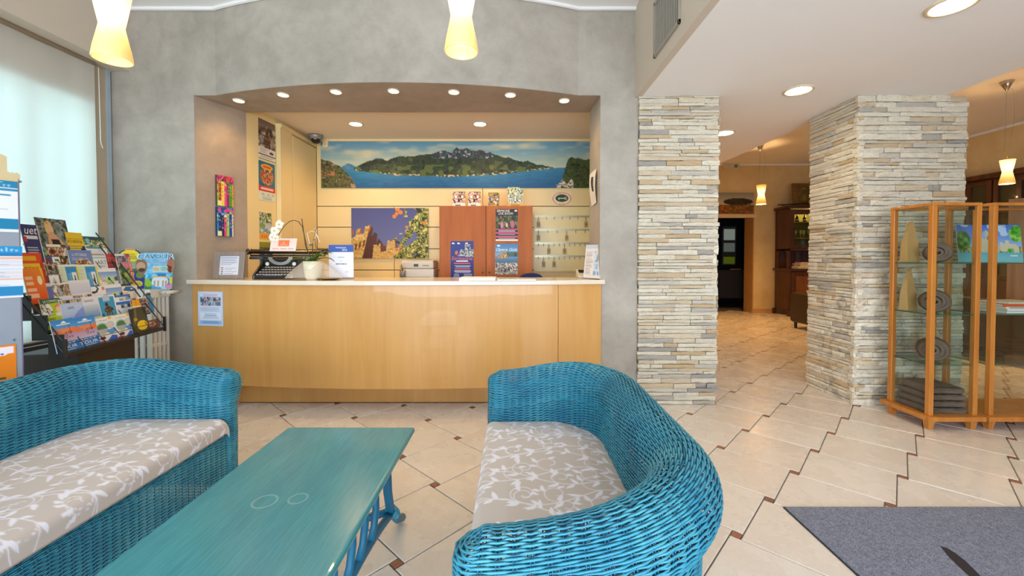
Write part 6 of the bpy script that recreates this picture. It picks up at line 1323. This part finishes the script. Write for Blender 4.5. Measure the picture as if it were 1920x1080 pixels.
MB().cyl((0, 0, .925), (.06, 0, .925), .016, n=12).cyl((.06, -.02, .925), (.06, .1, .925), .014, n=12).build('valve_pipe', M_RAD, rd, smooth=True); MB().cyl((-.005, -.1, .92), (-.005, -.115, .92), .012, n=12).build('bleed_plug', mat('dark_plug', '#4a3a2c', .5), rd)
yA = 3.19
def on_rad(name, label, cv, px0, px1, y0, texts, clip, Y, lean=.1):
    a, b = at_y(px0, y0, Y), at_y(px1, y0, Y); zt = a.z; zb = .957
    return sheet(name, cv, b.x-a.x, zt-zb, .004, texts, label, 'display', ((a.x+b.x)/2, Y-.03, zb), tilt=lean, clip=clip, rz=.15)
cv = Cv(64, 80, '#7fc4ea'); cv.tex(cv.y > -1, ['#5fb0e4', '#8fd0f0', '#6fbcea'], 6, 8, 4, True); cv.ell(.14, .42, .17, .22, '#8a6a54'); cv.ell(.14, .4, .12, .1, '#c49a7a'); cv.ell(.17, .5, .09, .05, '#4a3020'); cv.tex(((cv.x-.92)/.1)**2+((cv.y-.38)/.2)**2 < 1, ['#8a4a34', '#6a3424', '#b5705a'], 6, 6, 6); cv.rect(.45, .4, .85, .55, '#cfe0e6'); cv.ell(.55, .48, .09, .05, '#d9c48a'); cv.ell(.75, .47, .1, .06, '#9ac4b4'); cv.rect(.3, .59, 1, .62, '#3a8ad4'); cv.trect(.3, .6, 1, 1, ['#3a9ad9', '#5fc4ea', '#8ad9f0', '#2f7fc9'], 8, 6, 8); cv.ell(.66, .8, .22, .14, '#dfe6ea'); [cv.rect(x, .78, x+.04, .92, '#b9a08a') for x in (.5, .6, .72, .8)]; cv.tex((cv.x < .45) & (cv.y > .72), ['#5f9a3a', '#8aba3a', '#3a7a4a'], 5, 4, 9); cv.ell(.9, .93, .1, .05, '#e68ab4'); cv.ell(.95, .78, .05, .09, '#e0d040'); cv.lines(.4, .66, .95, .69, 1, '#e6a43a', .8, 3, True); cv.lines(.25, .29, .85, .32, 1, '#e6706a', .7, 3, True)
on_rad('water_park_display', 'blue cut-out leaflet display with big white and navy letters on the radiator', cv, 261, 324, 470, [('CAVOUR', .52, .15, .15, '#ffffff', .98), ('CAVOUR', .52, .15, .125, '#27377f', .93)], lambda x, y: ((y > .06) & (y < .26) & (np.abs(x-.52) < .47-.15*np.clip((.14-y)/.08, 0, 1))) | ((y >= .24) & (y < .62) & (((x-.5)/.5)**2+((y-.4)/.26)**2 < 1.05)) | ((y > .55) & (x > .28) & (x < .97)), yA)
cv = Cv(44, 70, '#232f8a'); cv.ell(.42, .2, .38, .16, '#e6d02a'); cv.ring(.42, .2, .4, .17, .1, '#1c2444'); cv.rect(.22, .0, .62, .06, '#c98a6a'); cv.rect(.22, .33, .72, .5, '#a8b48a'); [cv.rect(.22, .34+.035*i, .72, .352+.035*i, '#7a8a6a') for i in range(5)]; cv.trect(.1, .5, .7, .62, ['#2a4a54', '#4a6a5a'], 5, 3, 4); cv.trect(.2, .6, .62, .74, ['#c9d02a', '#8ab43a', '#e0d040'], 5, 4, 5); cv.ell(.82, .66, .14, .08, '#7a8a3a'); cv.ell(.72, .87, .22, .075, '#e6d02a')
on_rad('theme_park_display', 'navy and yellow cut-out leaflet display behind the garden booklet', cv, 226, 272, 465, [('SOUTH', .42, .155, .04, '#22244a', .36), ('GARDA', .46, .205, .04, '#22244a', .42), ('KARTING', .5, .255, .04, '#22244a', .5), ('SOUTH', .7, .845, .025, '#22244a', .24), ('GARDA', .73, .87, .025, '#22244a', .3), ('KARTING', .74, .897, .025, '#22244a', .34)], lambda x, y: ((y < .06) & (np.abs(x-.42) < .2)) | ((y >= .05) & (y < .34) & (((x-.42)/.43)**2+((y-.22)/.2)**2 < 1)) | ((y >= .3) & (y < .74) & (x > .12) & (x < .8)) | ((y >= .6) & (((x-.7)/.32)**2+((y-.86)/.26)**2 < 1)), yA+.03, .1)

# ================================================================ THE HALL BEYOND THE PILLARS
hs = at_y(1370, 312, YF-.03); ex = thing('exit_box', 'small pale emergency light box high on the far wall', 'sign', (hs.x, YF-.002, hs.z)); MB().box(-.17, .17, -.06, 0, -.06, .06).build('case', mat('warm_plastic', '#cfc4b2', .4), ex, bevel=.01); MB().box(.06, .13, -.063, -.059, -.03, .03).build('green_mark', mat('sign_green', '#5a8a4a', .5), ex)
cv = Cv(50, 34, '#c9b48a'); cv.grad(0, 0, 1, .5, '#8f8f86', '#c9bda0'); cv.tex(((cv.x-.62)/.34)**2+((cv.y-.42)/.16)**2 < 1, ['#3a3424', '#2c2a1c'], 9, 6, 3); [cv.rect(x, .45, x+.02, .65, '#33281c') for x in (.4, .52, .64, .76, .88)]; cv.trect(0, .56, 1, 1, ['#7a4a24', '#5a5a24', '#a8682c', '#8a2c1c', '#6a6a34'], 12, 7, 4); cv.lines(.05, .55, .35, .62, 2, '#7a5a3a', .5)
a, b = at_y(1335, 402, YF-.03), at_y(1414.5, 361, YF-.03); sheet('landscape_painting', cv, b.x-a.x, b.z-a.z, .02, (), 'unframed landscape painting with dark trees above the doorway', 'painting', ((a.x+b.x)/2, YF-.024, a.z))
M_WAL = wood('dark_walnut', '#3f2114', '#58301c', 2, .4, .8, .2)
cc = thing('china_cabinet', 'tall dark walnut china cabinet against the far wall', 'cabinet', (6.2, 8.6, 0)); W2 = .54
for x in (-W2, W2):
    for y in (-.24, .24): MB().box(x-.03, x+.03, y-.03, y+.03, 0, .12).build('leg', M_WAL, cc, bevel=.004)
MB().box(-W2, W2, -.24, .24, .12, .93).build('lower_body', M_WAL, cc, bevel=.004); MB().box(-W2-.04, W2+.04, -.28, .26, .93, .975).build('ledge', M_WAL, cc, bevel=.008)
for x0, x1 in ((-W2+.03, -.01), (.01, W2-.03)): MB().box(x0, x1, -.258, -.24, .16, .9).build('lower_door', M_WAL, cc, bevel=.01); MB().box(x0+.09, x1-.09, -.264, -.257, .25, .82).build('door_panel', wood('walnut_inlay', '#6a3f22', '#845530', 2, .4, .8), cc, bevel=.004)
MB().box(-W2+.0, W2, .2, .24, .975, 2.2).build('back', M_WAL, cc)
for x in (-W2, W2-.03):
    MB().box(x, x+.03, -.2, .22, 1.36, 2.2).build('upper_side', M_WAL, cc, bevel=.003); MB().box(x, x+.03, -.2, -.14, .975, 1.36).build('side_post', M_WAL, cc); MB().box(x, x+.03, .14, .22, .975, 1.36).build('side_post', M_WAL, cc)
    MB().prism([(-.14, 1.36), (-.14, 1.26), (-.10, 1.325), (0, 1.345), (.10, 1.325), (.14, 1.26), (.14, 1.36)], x, x+.03, 0, 'x').build('side_arch', M_WAL, cc)
MB().box(-W2, W2, -.2, .22, 1.34, 1.38).build('upper_floor', M_WAL, cc); MB().box(-W2-.04, W2+.04, -.25, .25, 2.2, 2.26).build('cornice', M_WAL, cc, bevel=.012)
for x0, x1 in ((-W2, 0), (0, W2)):
    for q in ((x0+.005, x0+.09, 1.4, 2.18), (x1-.09, x1-.005, 1.4, 2.18), (x0+.09, x1-.09, 1.4, 1.47), (x0+.09, x1-.09, 2.08, 2.18)): MB().box(q[0], q[1], -.225, -.2, q[2], q[3]).build('door_frame', M_WAL, cc, bevel=.004)
    MB().box(x0+.09, x1-.09, -.214, -.21, 1.47, 2.08).build('door_pane', glass('old_glass', '#e9ead0'), cc)
M_LIN = mat('linen_back', '#a89a62', .8); MB().box(-W2+.03, W2-.03, .19, .2, 1.38, 2.19).build('lining', M_LIN, cc)
for z in (1.60, 1.935): MB().box(-W2+.03, W2-.03, -.19, .19, z-.02, z).build('shelf', mat('lace_shelf', '#b9a268', .7), cc)
light('cabinet_glow', 'POINT', (0, -.1, 2.12), 6, (1, .8, .45), cc, .03)
g0 = None; MGL = mat('clear_goblet', '#cfd0c0', .15, spec=.8)
for k in range(6):
    t = thing('wine_glass', f'stemmed glass in the china cabinet, {ordn[k]} from the left', 'glass', (6.2-.42+.085*k, 8.48+.03*(k % 2), 1.601), 0, 'glasses in the china cabinet')
    if g0 is None: g0 = MB().lathe([(.03, 0), (.028, .003), (.004, .006), (.004, .07), (.02, .085), (.032, .12), (.03, .165), (.028, .165), (.03, .12), (.018, .088), (.001, .08)], 16, cap=False).build('bowl', MGL, t, smooth=True)
    else: link_copy(g0, t)
for k, (x, c) in enumerate(((6.2-.30, '#2a2420'), (6.2-.14, '#33251c'), (6.2+.1, '#2a2420'))):
    t = thing('bottle', f'small dark bottle on the upper shelf of the china cabinet, {ordn[k]} from the left', 'bottle', (x, 8.52, 1.936), 0, 'bottles in the china cabinet'); MB().lathe([(.001, 0), (.034, 0), (.036, .01), (.036, .08), (.014, .105), (.013, .13), (.001, .132)], 16, cap=False).build('glass_body', mat('bottle_'+c[1:], c, .15), t, smooth=True); MB().lathe([(.0365, .03), (.0365, .065)], 16, cap=False).build('label', mat('paper_label', '#cfc4a4', .6), t); MB().cyl((0, 0, .128), (0, 0, .145), .015).build('cap', mat('gold_cap', '#b5923a', .3, .8), t)
for k, (c, w_) in enumerate((('#3a7a4a', .30), ('#d9d2c4', .32), ('#c9b04a', .27), ('#b5382c', .26), ('#8a2c2c', .2))):
    t = thing('magazine', f'{["green", "white", "yellow", "bright red", "dark red"][k]} magazine in the pile on the china cabinet ledge', 'magazine', (6.2-.26+.02*(k % 3), 8.42, .9755+.027*k), .1*(k % 2), 'magazines on the china cabinet'); MB().box(-w_/2, w_/2, -.1, .1, 0, .004).box(-w_/2, w_/2, -.1, .1, .021, .026).build('cover', mat('mag_'+c[1:], c, .5), t); MB().box(-w_/2+.004, w_/2-.004, -.097, .097, .004, .021).build('pages', mat('book_pages', '#e5dcc6', .8), t)
pf = thing('framed_picture', 'dark gilt picture frame leaning on the china cabinet top', 'picture', (6.30, 8.62, 2.262), rot=(-.12, 0, 0)); MGI = wood('brown_gilt', '#5a3a1c', '#8a602c', 0, .35, 1)
for q in ((-.42, -.32, 0, .5), (.32, .42, 0, .5), (-.32, .32, 0, .09), (-.32, .32, .41, .5)): MB().box(q[0], q[1], -.03, .01, q[2], q[3]).build('frame_bar', MGI, pf, bevel=.012)
sheet('canvas', Cv(30, 20, '#7a6a2c').trect(0, 0, 1, 1, ['#8a7a34', '#6a5a24', '#5a4a24', '#9a8a4a'], 4, 3, 5, True), .66, .34, .004, (), loc=(0, -.004, .08), parent=pf)
fw = thing('flower_spray', 'dried twigs with yellow and orange flowers on the china cabinet top', 'flowers', (6.2, 8.44, 2.261))
MB().tube([(-.75, 0, .02), (-.4, 0, .03), (-.1, .02, .05), (.3, 0, .03)], .01, 6).tube([(-.65, .03, .01), (-.3, .02, .06), (.1, .02, .07)], .007, 6).build('twig', mat('dark_twig', '#2a1f14', .8), fw)
for k, (x, c) in enumerate(((-.1, '#d9a82c'), (-.02, '#c9b04a'), (.07, '#b5382c'), (.14, '#d9742c'), (.22, '#d9a82c'))):
    m = MB(); c0_ = Vector((x, -.02, .075+.01*(k % 2)))
    for j in range(7): a = 2*PI*j/7; m.ball(c0_+Vector((.026*math.cos(a), -.008, .026*math.sin(a))), .02, 8, 5, 0, (1, .6, 1))
    m.ball(c0_+Vector((0, -.012, 0)), .016, 8, 5).build('bloom', mat('bloom_'+c[1:], c, .7), fw, smooth=True)
# dark leather armchair in the hall, dark sofa and tall cupboards of the side room
M_LEA = mat('dark_leather', '#2c1d14', .45, var=.2)
def tub(name, label, cat, loc, rz, W_, D_, Hb, Hs_=.42, arm=.14):
    t = thing(name, label, cat, loc, rz); a = W_/2
    MB().box(-a+arm, a-arm, -D_/2, D_/2-.16, .14, Hs_-.1).build('seat_base', M_LEA, t, bevel=.02); MB().box(-a+arm+.004, a-arm-.004, -D_/2-.01, D_/2-.17, Hs_-.1, Hs_+.03).build('seat_cushion', M_LEA, t, bevel=.04, seg=3)
    MB().box(-a+.02, a-.02, D_/2-.17, D_/2, .12, Hb).build('backrest', M_LEA, t, bevel=.05, seg=3)
    for s_ in (-1, 1):
        MB().box(s_*a-(arm if s_ > 0 else 0), s_*a+(0 if s_ > 0 else arm), -D_/2, D_/2-.05, .1, Hb-.05).build('armrest', M_LEA, t, bevel=.05, seg=3)
        for y in (-D_/2+.07, D_/2-.07): MB().cyl((s_*(a-.07), y, .0), (s_*(a-.07), y, .14), .02, .028).build('leg', M_BLACK, t)
    return t
tub('armchair', 'dark brown leather armchair half hidden behind the second pillar', 'armchair', (5.24, 6.65, 0), PI, .92, .84, .66)
tub('leather_sofa', 'dark brown leather sofa behind the display cabinets', 'sofa', (6.0, 4.9, 0), PI*.5+.05, 1.9, .9, .72)
wc = thing('tall_bookcase', 'dark wood wall cupboard with small glazed doors beyond the display cabinets', 'bookcase', (7.32, 5.6, 0), -PI/2)
MB().box(-2.6, 2.6, 0, .25, 0, 2.40).build('carcass', M_WAL, wc); MB().box(-2.65, 2.65, -.09, .26, 2.40, 2.48).build('cornice', M_WAL, wc, bevel=.015); MB().box(-2.6, 2.6, -.05, 0, 0, .85).build('lower_front', M_WAL, wc, bevel=.005)
M_DP = mat('dim_glass', '#3a3a26', .12, spec=.8)
for k in range(8):
    x = -2.6+.65*k
    for q in ((x+.01, x+.08), (x+.57, x+.64), (x+.29, x+.36)): MB().box(q[0], q[1], -.04, 0, .87, 2.38).build('stile', M_WAL, wc, bevel=.004)
    for z in (.87, 1.36, 1.86, 2.31): MB().box(x+.08, x+.57, -.038, 0, z, z+.07).build('rail', M_WAL, wc, bevel=.004)
    MB().box(x+.08, x+.57, -.012, -.004, .94, 2.31).build('glazing', M_DP, wc)
pn = thing('wood_screen', 'light burr wood screen standing before the dark bookcase', 'screen', (6.98, 5.40, 0), -.95); MB().box(-.3, .3, -.02, .02, .08, 2.0).build('panel', wood('burr_wood', '#8a6440', '#a98258', 2, .4, .25, .2), pn, bevel=.004)
for x in (-.28, .23): MB().box(x, x+.05, -.15, .15, 0, .08).build('foot', M_WAL, pn, bevel=.004)
# the dark back room seen through the doorway
bw = struct(thing('window_2', 'narrow window in the dark back room', None))
MB().box(5.76, 6.14, 11.26, 11.29, 1.0, 2.05).build('window_frame', mat('grey_frame', '#77786f', .5), bw)
for z0, z1_, c, s_ in ((1.68, 1.98, '#a9b4a8', .36), (1.36, 1.60, '#8a9488', .26), (1.03, 1.22, '#7a8a1a', .24)): MB().box(5.80, 6.10, 11.25, 11.262, z0, z1_).build('window_pane', emit('back_window_'+c[1:], c, s_), bw)
tb = thing('dining_table', 'table with a dark cloth in the unlit back room', 'table', (5.2, 10.0, 0)); MB().box(-.6, .6, -.4, .4, .87, .90).build('tabletop', mat('dark_cloth', '#1c1f2b', .9), tb, bevel=.006)
MB().box(-.6, .6, -.405, -.398, .25, .89).box(-.605, -.598, -.4, .4, .25, .89).build('tablecloth_drop', mat('dark_cloth', '#1c1f2b', .9), tb)
for x in (-.52, .52):
    for y in (-.32, .32): MB().box(x-.03, x+.03, y-.03, y+.03, 0, .87).build('leg', M_WAL, tb)
nk = thing('napkin', 'pale folded cloth on the dark table in the back room', 'cloth', (5.33, 9.8, .902), .3); MB().prism([(-.16, 0), (-.05, .09), (.17, .03), (.12, -.06), (-.1, -.07)], 0, .035).build('cloth', mat('sand_cloth', '#a07a54', .9), nk, bevel=.012)
